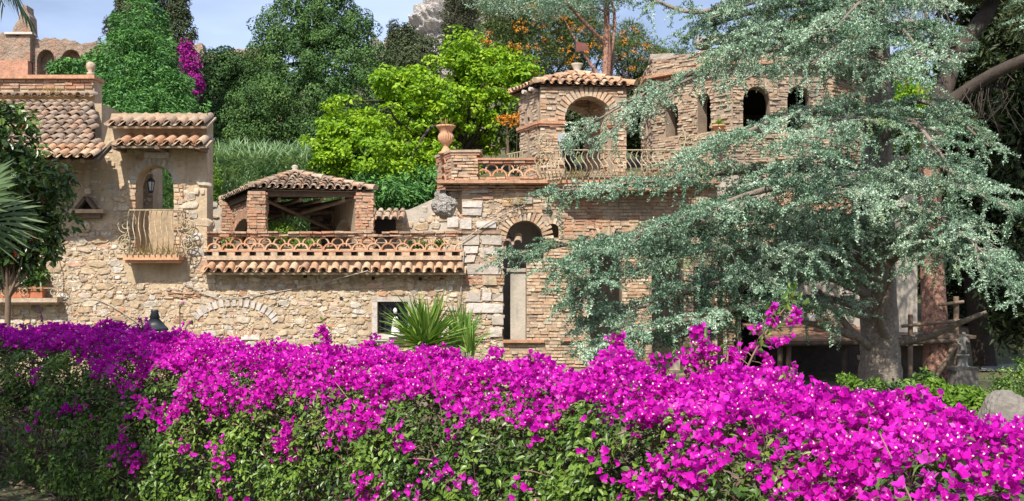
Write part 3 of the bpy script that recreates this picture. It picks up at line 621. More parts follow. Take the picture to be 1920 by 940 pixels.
for px in np.arange(388, 866, 27.2): m.box((fx(px - 6), 23.99, fz(480) + .002), (fx(px + 8) - .002, 24.015, fz(472.7)), .5, 5)  # black strips paint the shade in the gaps between the blocks
m.build('string_course', WM, tw)
m = MB(); sp_ = 27.2 * S24; rr = sp_ * .51; zr = fz(469.5)
for q in range(18):
    u = (q + .5) * sp_
    if u > Wd: break
    ring(m, Face((xw, 24.0, 0), (1, 0, 0)), u, zr, rr, .02 + R.normal() * .006, .03, .16)
    if q < 17: ring(m, Face((xw, 24.0, 0), (1, 0, 0)), u + sp_ / 2, zr + rr * .90, rr * .86, .012 + R.normal() * .006, .028, .15, -.45, math.pi + .45)
m.build('ring_parapet', M['terracotta'], tw)
m = MB(); cf = Face((xw, 23.97, 0), (1, 0, 0)); bricks(m, cf, Wd, fz(444.5), fz(439), (), None, .07, .3, .03, .3, 0, .004); bricks(m, cf, Wd, fz(439) + .003, fz(434), (), None, .06, .28, .07, .38, 0, .004); m.build('coping', M['brick'], tw)
m = MB(); m.box((xw + .01, 24.5, .0), (fx(866), 31.6, fz(471)), .5); m.build('terrace_floor', M['plaster'], tw)
# ------------------------------------------------------------------ roofed pavilions on four corners
def hip_tiles(m, corners, apex, pitch, tl, mt=0, tints=(0, 1)):
    n = len(corners)
    for q in range(n):
        a, b = corners[q], corners[(q + 1) % n]; W = np.linalg.norm(b - a); U = (b - a) / W; mid = (a + b) / 2
        k = np.dot(apex - a, U); foot = a + U * k; S = apex - foot; L = np.linalg.norm(S)
        tiles(m, a, U, S, W, L, pitch, tl, mt, lambda u, s, k=k, L=L, W=W: (s / L) * k - .06 < u < W - (s / L) * (W - k) + .06, tints, 1.4)
        nn = nrm(np.cross(U, S)); nn = nn if nn[2] > 0 else -nn
        m.mesh([a - nn * .01, b - nn * .01, apex - nn * .01], (0, 1, 2), .4, 1); m.mesh([a - nn * .05, b - nn * .05, apex - nn * .05], (0, 1, 2), .4, 1)
        ridge(m, a + Z3 * .02, apex + Z3 * .02, .1, tl, mt, tints)
pav = thing('tiled_pavilion', 'low open pavilion with hipped weathered tile roof on brick piers behind the ring parapet', 'pavilion', (-5.75, 29, fz(471)))
c4 = [P(471, 352, 27), P(704, 357, 27.3), P(650, 366, 31.0), P(415, 377, 30.6)]; ap = P(553, 326, 29.)
m = MB(); hip_tiles(m, c4, ap, .2, .34, 0, (.0, 1)); m.build('roof', [M['tile'], M['wood']], pav)
m = MB(); m.lathe(ap + A([0, 0, .02]), [(0, 0), (.13, 0), (.11, .07), (.06, .1), (.1, .16), (.06, .2), (0, .22)], 10, .5); m.build('finial', M['plaster'], pav)
cen = A(c4).mean(0); ins = [c + (cen - c) * .13 for c in c4]; zfl = fz(471)
ztop = c4[0][2] - .08
for q, c in enumerate(ins):
    m = MB(); a = ins[(q + 1) % 4] - c if q in (0, 2) else ins[q - 1] - c; a[2] = 0; fd = nrm(a); w = .44
    for fn in (fd, -fd, np.cross(fd, Z3), -np.cross(fd, Z3)):
        uu = np.cross(Z3, fn); o_ = A([c[0], c[1], 0]) + fn * w / 2 - uu * w / 2; ff = Face(o_, uu, fn)
        bricks(m, ff, w, zfl, ztop - .02, (), None, .075, .24, .012, .08, 0, .004)
    m.boxes((c[0], c[1], (zfl + ztop) / 2), fd * (w / 2 - .01), np.cross(fd, Z3) * (w / 2 - .01), (0, 0, (ztop - zfl) / 2), .5, 1)
    m.build('pier', [M['brick'], M['brick_mortar']], pav)
m = MB()
for q in range(4):
    a, b = ins[q], ins[(q + 1) % 4]; m.boxes((a + b) / 2 * A([1, 1, 0]) + A([0, 0, ztop - .04]), (b - a) / 2 * A([1.1, 1.1, 0]), nrm(np.cross(b - a, Z3)) * .09, (0, 0, .07), .2)
for t in np.linspace(.2, .8, 4): m.tube([ins[0] * (1 - t) + ins[1] * t - Z3 * .25 - A([0, .0, 0]), ins[3] * (1 - t) + ins[2] * t - Z3 * .25], .05, 6, R.random())
m.tube([ins[3] - Z3 * .9, ins[1] - Z3 * .1], .06, 6, .4); m.tube([ins[2] - Z3 * 1.1, ins[0] - Z3 * .2], .05, 6, .4); m.tube([ins[3] - Z3 * .55 + A([.3, -.5, 0]), ins[2] - Z3 * .5 + A([0, -.5, 0])], .07, 6, .3)
m.build('roof_beam', M['wood'], pav)
for (a, b) in ((ins[3], ins[0]), (ins[1], ins[2])):
    m = MB(); d = b - a; d[2] = 0; L = np.linalg.norm(d); ff = Face(A([a[0], a[1], 0]), d); wall(m, ff, L, zfl, ztop - .1, .25, [Op(L / 2, L / 2 - .45, zfl, zfl + .55, .5)], 1, .5)
    arch_bricks(m, Face(A([a[0], a[1], 0]) , d), Op(L / 2, L / 2 - .45, zfl, zfl + .55, .5), .2, .08, .02, .1, 0)
    bricks(m, ff, L, zfl, ztop - .12, [Op(L / 2, L / 2 - .3, zfl, zfl + .6, .62)], None, .075, .24, .012, .08, 0)
    m.build('side_arch', [M['brick'], M['brick_mortar']], pav)
d = ins[2] - ins[3]; d[2] = 0; L = np.linalg.norm(d); ff = Face(A([ins[3][0], ins[3][1], 0]), d); m = MB(); o = Op(L * .42, L * .30, zfl + .35, ztop - .32, .0); wall(m, ff, L, zfl, ztop - .1, .25, [o], 1, .5); bricks(m, ff, L, zfl, ztop - .12, [o], None, .075, .24, .012, .08, 0); m.build('dark_back_wall', [M['wood'], M['dark_bark']], pav)  # back wall added here to darken the pavilion interior

# rubble garden wall with a scrap of tile coping, right of the pavilion
gw = thing('garden_wall', 'grey rubble garden wall with a short tile coping, right of the low pavilion', 'wall', P(770, 430, 30.5))
f = Face((fx(640, 30.8), 30.8, 0), (1, 0, 0)); s3 = 30.8 / FPX
m = MB(); wall(m, f, 235 * s3, 2.6, 4.4, .5, [], 0, .3, lambda u: float(np.interp(u / s3, [0, 60, 125, 140, 175, 200, 235], [fz(400, 30.8), fz(400, 30.8), fz(394, 30.8), fz(388, 30.8), fz(372, 30.8), fz(362, 30.8), fz(352, 30.8)])))
rubble(m, f, 235 * s3, 2.8, fz(355, 30.8), (), lambda u, z: z < float(np.interp(u / s3, [0, 125, 175, 235], [fz(405, 30.8), fz(400, 30.8), fz(380, 30.8), fz(360, 30.8)])) , 1, .1, .3, .8, .05, 0, (0, .8)); m.box((fx(700, 30.7), 30.62, 2.7), (fx(742, 30.7), 30.78, fz(412, 30.7)), .5, 5)
m.build('wall', [M['plaster'], M['stone'], M['tan_brick'], M['white_stone'], M['brick'], M['dark']], gw)
m = MB(); tiles(m, P(690, 412, 30.2), (1, 0, 0), nrm((0, .5, .27)), 68 * s3, .62, .22, .36, 0, None, (.2, 1)); m.build('coping_tiles', M['tile'], gw)
f = Face((fx(362, 30.9), 30.9, 0), (1, 0, 0)); m = MB(); wall(m, f, 110 * s3, 2.6, fz(385, 30.9), .5, [], 0, .3); rubble(m, f, 110 * s3, 2.8, fz(388, 30.9), (), None, 1, .1, .26, .8, .05, 0, (0, .8))
o = m.build('garden_wall', [M['plaster'], M['stone']], None, (fx(410, 30.9), 30.9, 2.7)); tag(o, 'plain grey rubble wall end left of the low pavilion, under the strap-leaved bank', 'wall')

# ------------------------------------------------------------------ brick villa with the upper terrace
vi = thing('brick_villa', 'two-storey ornate brick and stone villa with arches and an upper terrace, behind the blue cedar', 'villa', (fx(1060), 24, 0))
VM = [M['brick_mortar'], M['stone'], M['tan_brick'], M['white_stone'], M['brick'], M['dark'], M['plaster'], M['tower_brick']]
xv = fx(866); f = Face((xv, 24, 0), (1, 0, 0)); U_ = lambda px: fx(px) - xv; Wd = U_(1345); zt = fz(356)
ops = [Op(U_(984), 35 * S24, fz(486), fz(449), 35 * S24), Op(U_(965), 22 * S24, fz(640), fz(480), 0), Op(U_(1036), 11.5 * S24, fz(446), fz(431), 11.5 * S24),
       Op(U_(1136), 30 * S24, .1, fz(474), 30 * S24), Op(U_(1252), 30 * S24, .1, fz(470), 26 * S24), Op(U_(1320), 20 * S24, fz(640), fz(500), 0)]
m = MB(); wall(m, f, Wd, 0, zt, .55, ops, 0, .5)
stone_zone = lambda u, z: u < U_(944) and (z < fz(447) or u < U_(935))
bricks(m, f, Wd, .2, zt, ops + [Op(ops[0].u, .61, fz(449), fz(449), .62), Op(ops[3].u, .57, fz(474), fz(474), .57), Op(ops[2].u, .3, fz(431), fz(431), .3)], lambda u, z: not (u < U_(946) and z < fz(372)), .072, .26, .02, .1, 2, .004, 0, .01)
bricks(m, f, U_(946), fz(535), fz(510), (), None, .07, .25, .03, .1, 4)
for o in (ops[0], ops[3]): arch_bricks(m, f, o, .22, .075, .03, .14, 2)
arch_bricks(m, f, ops[2], .15, .07, .03, .14, 2)
bricks(m, f, 80 * S24, fz(446), fz(362), ops, None, .072, .26, .024, .1, 4, .004, U_(1050))
# quoins: big pale blocks alternating with smaller stone
def blocks(rows, mtl, tints):
    for (pa, pb, pc, pd) in rows: m.boxes(f.p(U_((pa + pb) / 2), fz((pc + pd) / 2), -.03), ((pb - pa) / 2 * S24 - .01, 0, 0), (0, .075 + R.uniform(0, .02), 0), (0, 0, (pd - pc) / 2 * S24 - .012), R.uniform(*tints), mtl, .012)
blocks([(866, 905, 378, 390), (866, 903, 391, 406), (838, 862, 408, 428), (862, 885, 410, 430), (892, 930, 414, 428), (866, 900, 442, 460), (902, 942, 442, 460), (868, 898, 462, 476), (900, 942, 463, 477), (866, 892, 478, 493), (876, 940, 495, 515), (874, 902, 548, 566), (904, 922, 548, 566), (924, 944, 550, 564), (876, 944, 568, 587), (922, 944, 592, 610), (918, 942, 612, 632), (866, 915, 350, 362)], 3, (0, 1))
blocks([(852, 938, 432, 440), (1005, 1012, 470, 478)], 4, (0, 1))
rubble(m, f, U_(946), .3, fz(380), [], None, 1, .06, .14, .8, .028); rubble(m, f, U_(946), .3, fz(380), [], None, 1, .03, .07, .6, .018)
m.boxes(f.p(U_(918), fz(526), .02), (.16, 0, 0), (0, .05, 0), (0, 0, .1), .2, 1, .01); m.boxes(f.p(U_(1025), fz(391), .03), (.1, 0, 0), (0, .06, 0), (0, 0, .05), 1, 1, .01); m.boxes(f.p(U_(980), fz(377), .03), (.2, 0, 0), (0, .06, 0), (0, 0, .07), .1, 3, .01)
for (a, b, py) in ((943, 1020, 640), (1050, 1094, 637)): m.boxes(f.p(U_((a + b) / 2), fz(py), .03), ((b - a) / 2 * S24, 0, 0), (0, .08, 0), (0, 0, .03), .2, 4)
m.build('wall', VM, vi)
m = MB(); m.box((fx(957), 24.12, fz(640)), (fx(986) - .003, 24.4, fz(510)), .6); m.box((fx(950), 24.08, fz(510) + .002), (fx(986) - .003, 24.42, fz(503)), .2); m.build('plaster_jamb', M['plaster'], vi)
m = MB(); m.box((xv + .5, 26.2, 0), (fx(1345, 26), 26.4, zt - .3), .5); m.box((xv + .55, 24.56, 0), (fx(1345, 24.6), 26.2, .02), .5); m.build('interior_wall', M['plaster'], vi)
m = MB(); tiles(m, P(942, 462, 24.0), (1, 0, .12), nrm((0, .6, .28)), 40 * S24, .5, .2, .3, 0); m.build('inner_tile_ledge', M['tile'], vi)
# terrace slab, cornice, bulging balcony
zc = fz(350); m = MB(); m.box((xv - .35, 24.02, zt - .02), (fx(1345), 31, zc), .4, 0)
fc = Face((fx(838), 24, 0), (1, 0, 0)); Wc = fx(1345) - fx(838)
for k, (pa, o_) in enumerate(((358, .06), (353.5, .12), (349, .19))): bricks(m, Face((fx(838) - o_ * .5, 24, 0), (1, 0, 0)), Wc, fz(pa), fz(pa - 4.3), (), None, .05, .24, o_, .4, 4, .004, 0, 0, .006)
m.boxes((fx(838) + Wc / 2 - .1, 23.98, fz(343)), (Wc / 2 + .1, 0, 0), (0, .25, 0), (0, 0, .035), .4, 4)
bp = [A([fx(1012), 23.95, 0]), A([fx(1052), 23.42, 0]), A([fx(1262), 23.42, 0]), A([fx(1300), 23.95, 0])]
def prism(m, pts, z0, z1, t=.5, mt=0):
    n = len(pts); lo = [A([p[0], p[1], z0]) for p in pts]; hi = [A([p[0], p[1], z1]) for p in pts]
    m.mesh(lo + hi, [(q, (q + 1) % n, (q + 1) % n + n, q + n) for q in range(n)], t, mt); m.mesh(hi, list(range(n)), t, mt); m.mesh(lo, list(range(n))[::-1], t, mt)
def expand(pts, d): c = A(pts).mean(0); return [c + (p - c) * (1 + d) for p in pts]
bq = bp + [A([fx(1300), 24.05, 0]), A([fx(1012), 24.05, 0])]
for z0, z1, d, t, mt in ((fz(361), fz(354), -.12, .2, 4), (fz(354) + .003, fz(349), -.05, .6, 2), (fz(349) + .003, fz(341), .0, .3, 4), (fz(341) + .003, fz(338), .03, .6, 2)): prism(m, [p * A([1, 1, 0]) for p in expand(bq, d)], z0, z1, t, mt)
m.build('cornice', VM, vi)
# ring parapets either side
zp = fz(338); 
def ring_run(par, px0, px1, y, py_b, py_t, sp, name='ring_parapet'):
    a, b = fx(px0, y), fx(px1, y); ff = Face((a, y, 0), (1, 0, 0)); zb, zt_ = fz(py_b, y), fz(py_t, y); hh = zt_ - zb; rr = min(sp * .5, hh * .56); m = MB(); n = int((b - a) / sp)
    for q in range(n):
        u = (q + .5) * sp; ring(m, ff, u, zb + .02, rr, .02, .035, .16)
        if q < n - 1: ring(m, ff, u + sp / 2, zb + .02 + rr * .85, rr * .86, .012, .03, .15, -.45, math.pi + .45)
    m.build(name, M['terracotta'], par)
    m = MB(); bricks(m, ff, b - a, zt_, zt_ + .07, (), None, .07, .28, .06, .34, 4); bricks(m, ff, b - a, zb - .1, zb + .012, (), None, .06, .28, .06, .3, 4); m.boxes(ff.p((b - a) / 2, zt_ + .09, -.1), ((b - a) / 2 + .02, 0, 0), (0, .2, 0), (0, 0, .022), .3, 4)
    for q in range(int((b - a) / .3)): m.boxes(ff.p(.15 + q * .3, zb - .15, -.03), (.09, 0, 0), (0, .09, 0), (0, 0, .05), R.random(), 2, .005)
    m.build('parapet_coping', VM, par)
ring_run(vi, 892, 1030, 24.1, 333, 307, .35)
ring_run(vi, 1285, 1350, 24.1, 337, 316, .33)
# pierced corner pier
zb0, zt0 = fz(338), fz(291); a3 = [A([fx(846), 24.02, 0]), A([fx(897), 24.0, 0]), A([fx(900), 24.8, 0]), A([fx(820, 24.9), 24.9, 0])]
m = MB()
f1 = Face(a3[0], a3[1] - a3[0]); bricks(m, f1, np.linalg.norm(a3[1] - a3[0]), zb0, zt0, (), None, .07, .26, .02, .1, 2)
d = a3[0] - a3[3]; f2 = Face(a3[3], d); L = np.linalg.norm(d); hl_ = [Op(L * .5, .13, zb0 + .02 + k * .19, zb0 + .06 + k * .19, .1) for k in range(3)]
bricks(m, f2, L, fz(372), zt0, hl_, None, .075, .26, .015, .1, 4); wall(m, Face(a3[3], d), L, fz(372), zt0, .2, hl_, 0, .3)
for k in range(3): ring(m, f2, L * .5, zb0 + .04 + k * .19, .14, .03, .03, .2, 0, math.pi, 8, 4, .3)
prism(m, [A([p[0], p[1], 0]) for p in expand(a3[:1] + a3[1:3] + [a3[3] + A([.1, .1, 0])], -.08)], zb0, zt0 - .01, .5, 0)
cp = expand(a3, .06); prism(m, cp, zt0, zt0 + .055, .3, 4); prism(m, expand(a3, .12), zt0 + .058, zt0 + .11, .6, 2)
m.build('corner_pier', VM, vi)
m = MB(); m.mesh(*lumpy(P(832, 382, 24.1), (.26, .25, .32), 21, 24, .2), .6); m.build('broken_stone', M['rock'], vi)
# wrought iron balcony
m = MB(); pth = [bp[0], bp[1], bp[2], bp[3]]; zr0, Hr = fz(337, 23.5), .62
for p, q, nb_ in ((bp[0], bp[1], 7), (bp[1], bp[2], 22), (bp[2], bp[3], 7)):
    d = q - p; N_ = nrm(np.cross(nrm(d), Z3))
    for t in np.linspace(0, 1, nb_): c = p + d * t; bars(m, (c[0], c[1], zr0), N_, Hr, .17, .011)
    for z in (zr0 + .03, zr0 + Hr): m.tube([A([p[0], p[1], z]), A([q[0], q[1], z])], .014, 5)
    for t in np.linspace(0, 1, nb_ * 2): c = p + d * t + N_ * .04; m.tube(spiral((c[0], c[1], zr0 + .1), nrm(d), Z3, .05, .02, 1.), .007, 4, R.random(), 0, False)
for c, fl in ((bp[0], 1), (bp[0] + A([.12, -.12, 0]), 1), (bp[3], -1), (bp[3] + A([-.2, -.1, 0]), -1), (bp[3] + A([.2, -.1, 0]), -1)): scroll(m, (c[0], c[1], zr0 + Hr * 1.15), (1, 0, 0), .62, .013, fl)
m.tube(catmull([(bp[3][0] - .3, 23.6, zr0 + Hr), (bp[3][0] - .22, 23.7, zr0 + Hr + .3), (bp[3][0] - .28, 23.8, zr0 + Hr + .55)], 10), .013, 5); m.tube(catmull([(bp[0][0] + .1, 23.8, zr0 + Hr), (bp[0][0] - .02, 23.8, zr0 + Hr + .2), (bp[0][0] + .03, 23.9, zr0 + Hr + .42)], 10), .013, 5)
m.build('balcony_railing', M['iron'], vi)
m = MB()
for q in range(6): m.tube([P(955 + q * 5, 312, 26.3), P(955 + q * 5, 285 + (5 - q) * 1.0, 26.3)], .012, 4)
m.tube([P(950, 290, 26.3), P(985, 283, 26.3)], .014, 4); m.build('rear_railing', M['iron'], vi)
# dry tufts growing out of the masonry
for k, (px, py, Y_, n) in enumerate(((965, 372, 23.9, 60), (1075, 335, 23.4, 40), (1235, 335, 23.4, 50), (300, 478, 23.7, 120), (100, 176, 26.5, 50))):
    m = MB(); p0 = P(px, py, Y_) + (R.normal(size=(n, 3)) * A([.12, .05, .02]) if px != 300 else R.uniform(-1, 1, (n, 3)) * A([.45, .1, .02])); D = nrm(R.normal(size=(n, 3)) * A([.4, .5, .3]) + A([0, -.3, .7 if px != 965 else -.4]))
    kites(m, p0, D, perp(D), R.uniform(.1, .32, n), .018, R.random(n)); o = m.build('dry_tuft', M['dry'], None, P(px, py, Y_))
    tag(o, ['yellow dry tuft hanging from the brickwork above the villa arch', 'straw tuft at the left end of the villa balcony railing', 'straw tuft at the right end of the villa balcony railing', 'straw-coloured grasses on the balcony slab of the left house', 'yellow tuft on the tile ledge of the upper parapet at far left'][k], 'dry plant', 'dry tufts growing from the masonry')

# ------------------------------------------------------------------ gazebo on the terrace
ga = thing('arched_gazebo', 'brick gazebo with round arches and mixed red and cream tile roof on the villa terrace', 'gazebo', (1.4, 27, zc))
c4 = [P(1003, 157, 25.6), P(1192, 170, 25.9), P(1130, 185, 28.0), P(955, 172, 27.0)]; c4[1][2] = c4[0][2]; c4[2][2] = c4[0][2]; c4[3][2] = c4[0][2]
ap = P(1082, 140, 26.8); m = MB(); hip_tiles(m, c4, ap, .2, .34, 0, (0, 1)); m.build('roof', [M['orange_tile'], M['wood']], ga)
m = MB(); m.lathe(ap + A([0, 0, .02]), [(0, 0), (.12, 0), (.1, .06), (.08, .1), (.14, .2), (.15, .24), (0, .24)], 10, .6); m.build('finial', M['plaster'], ga)
m = MB(); pl_ = P(1079, 116, 26.8); m.tube([pl_, P(1079, 70, 26.8)], .012, 5, .5, 1); sh = A([P(1080, 78, 26.8), P(1099, 82, 26.8), P(1106, 95, 26.8), P(1080, 97, 26.8)]); m.mesh(np.vstack([sh, sh + A([0, .01, 0])]), [(0, 1, 2, 3), (4, 5, 6, 7), (0, 1, 5, 4), (1, 2, 6, 5), (2, 3, 7, 6), (3, 0, 4, 7)], .5, 0); m.build('weather_vane', [M['rust'], M['black_iron']], ga)
cen = A(c4).mean(0); ins = [c + (cen - c) * .14 for c in c4]; z0g, z1g = zc, c4[0][2] - .04
m = MB()
for q in range(4):
    a, b = ins[q] * A([1, 1, 0]), ins[(q + 1) % 4] * A([1, 1, 0]); d = b - a; k_ = .14 / np.linalg.norm(d) if q else 0; a, b = a + d * k_, b - d * k_; d = b - a; L = np.linalg.norm(d); ff = Face(a, d); w = min(L / 2 - .46, .62)
    o = Op(L / 2 + (.12 if q == 0 else 0), w, z0g, fz(228, 26) + (.0 if q == 0 else .1), w) if q != 2 else Op(L / 2, L / 2 - .16, z0g, z1g - .62, .42)
    wall(m, ff, L, z0g, z1g, .42, [o], 0, .5); bricks(m, ff, L, z0g, z1g, [Op(o.u, o.w, o.zb, o.zs, 0), Op(o.u, o.w + .24, o.zs, o.zs, o.rise + .24)], None, .068, .24, .02, .1, 7 if q else 2, .004, 0, .03, .014, .10); arch_bricks(m, ff, o, .24, .09, .03, .16, 2)
    bricks(m, Face(a - nrm(np.cross(d, Z3)) * .42, d, -nrm(np.cross(d, Z3))), L, z0g, z1g, [o], None, .075, .25, .02, .1, 2)
    for u0, u1 in ((-.03, o.u - o.w), (o.u + o.w, L + .03)): m.boxes(ff.p((u0 + u1) / 2, fz(233, 26), -.18), ((u1 - u0) / 2 + .03) * ff.U, ff.N * .26, (0, 0, .035), .3, 4); m.boxes(ff.p((u0 + u1) / 2, fz(233, 26) - .06, -.18), ((u1 - u0) / 2 + .01) * ff.U, ff.N * .235, (0, 0, .02), .3, 4)
m.build('wall', VM, ga)
m = MB()
for t in (.12, .38): c = c4[3] * (t) + c4[0] * (1 - t) - Z3 * .1; m.tube([c + A([-.05, -.05, 0]), c + A([.35, .3, 0])], .05, 7, .9)
m.build('rafter_end', M['white_stone'], ga)

# ------------------------------------------------------------------ eight-sided brick tower
to = thing('brick_tower', 'eight-sided rough brick tower with dark arched windows, half hidden by the cedar', 'tower', P(1450, 290, 29.5))
sd = 2.45; dirs = [A([math.cos(math.radians(45 * k)), math.sin(math.radians(45 * k)), 0]) for k in range(8)]
v0 = A([5.42, 27, 0]); pts = [v0]
for k in range(7): pts.append(pts[-1] + dirs[k] * sd)
m = MB(); mc = MB(); zc0, zc1 = fz(130, 27), fz(84, 27)
for k in range(8):
    a = pts[k]; ff = Face(a, dirs[k]); S27 = 27 / FPX
    if k == 0: o_ = [Op(45 * S27, 25 * S27, fz(250, 27), fz(188, 27), 25 * S27), Op(124 * S27, 21 * S27, fz(250, 27), fz(183, 27), 21 * S27)]
    elif k == 7: o_ = [Op(.62, .2, fz(255, 28), fz(205, 28), .2), Op(1.62, .2, fz(255, 28), fz(195, 28), .2)]
    else: o_ = [Op(1.28, .3, fz(222, 27), fz(188, 27), .3)]
    wall(m, ff, sd, zc - .4, zc0, .4, o_, 0, .5)
    bricks(m, ff, sd, zc - .3, zc0, o_, None, .064, .23, .03, .12, 7, .004, 0, .05, .015, .16)
    for o in o_: arch_bricks(m, ff, o, .2, .075, .03, .16, 7)
    bricks(mc, ff, sd, zc0, zc0 + .08, (), None, .08, .25, .06, .4, 4, .002, 0, 0, .003); mc.boxes(ff.p(sd / 2, zc0 + .115, -.1), ff.U * (sd / 2 + .1), ff.N * .34, (0, 0, .03), .3, 4); bricks(mc, ff, sd, zc0 + .087 + .06, zc0 + .2, (), None, .06, .3, .1, .5, 7, .003, 0, 0, .003)
    wall(mc, ff, sd, zc0 + .16, zc1 - .02, .4, [], 0, .5); bricks(mc, ff, sd, zc0 + .2, zc1, (), None, .065, .24, .03, .12, 7, .004, 0, .04, .01, .2)
cc = A(pts).mean(0); prism(m, [cc + (p - cc) * .93 for p in pts], zc0 - .2, zc0 - .06, .5, 5)  # unseen black slab added to keep sun out of the arched windows
m.build('wall', VM, to); mc.build('cornice', VM, to)
for px, py, Y_, w, h in ((1352, 76, 27.4, .3, .1), (1240, 110, 29., .3, .1), (1320, 82, 27.8, .2, .12), (1480, 72, 26.9, .3, .1), (1535, 76, 26.9, .22, .09)): m = MB(); m.boxes(P(px, py, Y_), (w, .05, 0), (0, .2, 0), (0, 0, h), R.random(), 0, .03); m.build('cap_stone', M['white_stone'], to)

# ------------------------------------------------------------------ lower house behind the cedar: lean-to tile roofs over dark openings, plaster wall
lo = thing('plaster_house', 'plastered low house with orange lean-to tile roofs, mostly hidden behind the cedar', 'house', (fx(1500, 25), 25, 0))
xh = fx(1340, 25); f = Face((xh, 25, 0), (1, 0, 0)); U5 = lambda px: fx(px, 25) - xh; Wd = U5(1720)
m = MB(); wall(m, f, Wd, 0, fz(330, 25), .4, [Op(U5(1428), 42 * 25 / FPX, .1, fz(478, 25), 0), Op(U5(1375), 14 * 25 / FPX, .1, fz(510, 25), 0), Op(U5(1560), 24 * 25 / FPX, fz(445, 25), fz(402, 25), 0)], 6, .4)
m.box((xh + .1, 27, 0), (xh + Wd, 27.2, 4), .5, 5); bricks(m, f, .45, .2, fz(480, 25), (), None, .075, .25, .03, .1, 2, .004, U5(1342))  # black sheet behind the openings paints their inner shade
m.build('wall', VM, lo)
for (xa, xb, pt, yt, pe, ye) in ((1362, 1512, 425, 25., 470, 23.9), (1478, 1645, 362, 25., 402, 23.9)):
    a = P(xa, pe, ye); b = A([a[0], yt, fz(pt, yt)]); S = b - a; m = MB(); w = fx(xb, ye) - a[0]; tiles(m, a, (1, 0, 0), S, w, np.linalg.norm(S), .21, .36, 0, None, (0, .9)); m.boxes(a + S / 2 + A([w / 2, .03, -.05]), (w / 2, 0, 0), S / 2, nrm(np.cross((1, 0, 0), S)) * .02, .2, 1)
    m.build('lean_to_roof', [M['orange_tile'], M['wood']], lo)
m = MB(); m.boxes(P(1588, 533, 24.95), (.17, 0, .01), (0, .04, 0), (-.015, 0, .26), .7, 0, .006); m.boxes(P(1588, 533, 24.9) , (.13, 0, .01), (0, .012, 0), (-.012, 0, .21), .3, 0, .004)
for q in range(5): m.boxes(P(1588, 520 + q * 6, 24.885), (.09 - .02 * (q % 2), 0, 0), (0, .003, 0), (0, 0, .008), .5, 1)
m.build('stone_plaque', [M['white_stone'], M['putty']], lo)
sh_ = thing('timber_shed', 'low open timber shed with plank roof on posts behind the cedar trunk', 'shed', (fx(1540, 23), 23, 0))
m = MB(); yA, yB = 22.4, 24.9; za = fz(640, yA)
for q in range(11): y = yA + (q + .5) * (yB - yA) / 11; m.boxes((fx(1537, 23), y, za + .02 + (y - yA) * .11), (1.22 + R.normal() * .03, 0, 0), (0, (yB - yA) / 22 - .006, .012), (0, 0, .022), R.random(), 0, .004)
m.build('plank_roof', M['plank'], sh_)
for px in (1462, 1478, 1583, 1640): m = MB(); m.tube([(fx(px, 22.6), 22.6, 0), (fx(px + 2, 22.6), 22.62, za)], .055, 7, R.random(), 0, True, .1); m.build('post', M['wood'], sh_)
m = MB(); m.tube([(fx(1450, 22.45), 22.45, za - .05), (fx(1648, 22.45), 22.45, za - .04)], .06, 7, .2); m.build('eave_beam', M['wood'], sh_); m = MB(); m.tube([(fx(1450, 24.5), 24.5, za + .1), (fx(1648, 24.5), 24.5, za + .1)], .06, 7, .2)
m.build('wall_beam', M['wood'], sh_)
m = MB(); m.box((fx(1445, 24.8), 24.85, 0), (fx(1700, 24.8), 24.95, za), .5, 0); m.build('dark_back_wall', M['dark_bark'], sh_)
for k, (px, py, Y_, w, h, mt, l, c) in enumerate(((1548, 599, 23.6, .2, .13, 'tan_brick', 'open wooden crate on the shed roof left of the cedar trunk', 'crate'),)):
    t = thing('wooden_crate', l, c, P(px, py, Y_)); m = MB()
    for z in (-.1, .02): 
        for sy in (-1, 1): m.boxes(P(px, py, Y_) + A([0, sy * .13, z]), (.22, 0, 0), (0, .01, 0), (0, 0, .045), R.random())
        for sx_ in (-1, 1): m.boxes(P(px, py, Y_) + A([sx_ * .22, 0, z]), (.01, 0, 0), (0, .13, 0), (0, 0, .045), R.random())
    m.build('slats', M[mt], t)
m = MB(); c = P(1526, 598, 23.4); m.lathe(c - Z3 * .07, [(0, 0), (.09, 0), (.11, .12), (.1, .13), (0, .1)], 10, .5); tag(m.build('white_bucket', M['white'], None, c), 'small white bucket beside the wooden crate on the shed roof', 'bucket')
m = MB(); c = P(1538, 603, 23.3); m.boxes(c, (.09, 0, 0), (0, .07, 0), (0, 0, .05), .5, 0, .01); m.boxes(c + Z3 * .052, (.095, 0, 0), (0, .075, 0), (0, 0, .01), .5, 0); tag(m.build('red_box', M['red_leaf'], None, c), 'little bright red box between bucket and crate', 'box')
# deck at right with pole railing
dk = thing('timber_deck', 'raised rough plank deck with pole railing beside the red-barked pine', 'deck', (fx(1750, 21.3), 21.6, 0))
zd = fz(632, 20.6); m = MB()
for q in range(8): y = 20.6 + q * .24; m.boxes((fx(1752, 20.8), y, zd), (.68 + R.normal() * .04, 0, 0), (0, .112, 0), (0, 0, .03), R.random(), 0, .004)
m.tube([(fx(1692, 20.5), 20.5, zd - .1), (fx(1816, 20.5), 20.5, zd - .07)], .05, 6, .3); m.build('deck_planks', M['wood'], dk)
for px, top in ((1793, 556), (1707, 590)): m = MB(); m.tube([(fx(px, 20.55), 20.55, 0), (fx(px, 20.55), 20.55, fz(top, 20.55))], .05, 7, .8, 0, True, .1); m.build('post', M['wood'], dk)
m = MB(); m.tube([(fx(1690, 20.5), 20.48, fz(612, 20.5)), (fx(1812, 20.5), 20.48, fz(600, 20.5))], .035, 6, .7); m.tube([(fx(1760, 20.5), 20.48, fz(572, 20.5)), (fx(1806, 20.5), 20.48, fz(566, 20.5))], .035, 6, .7); m.build('rail', M['wood'], dk)
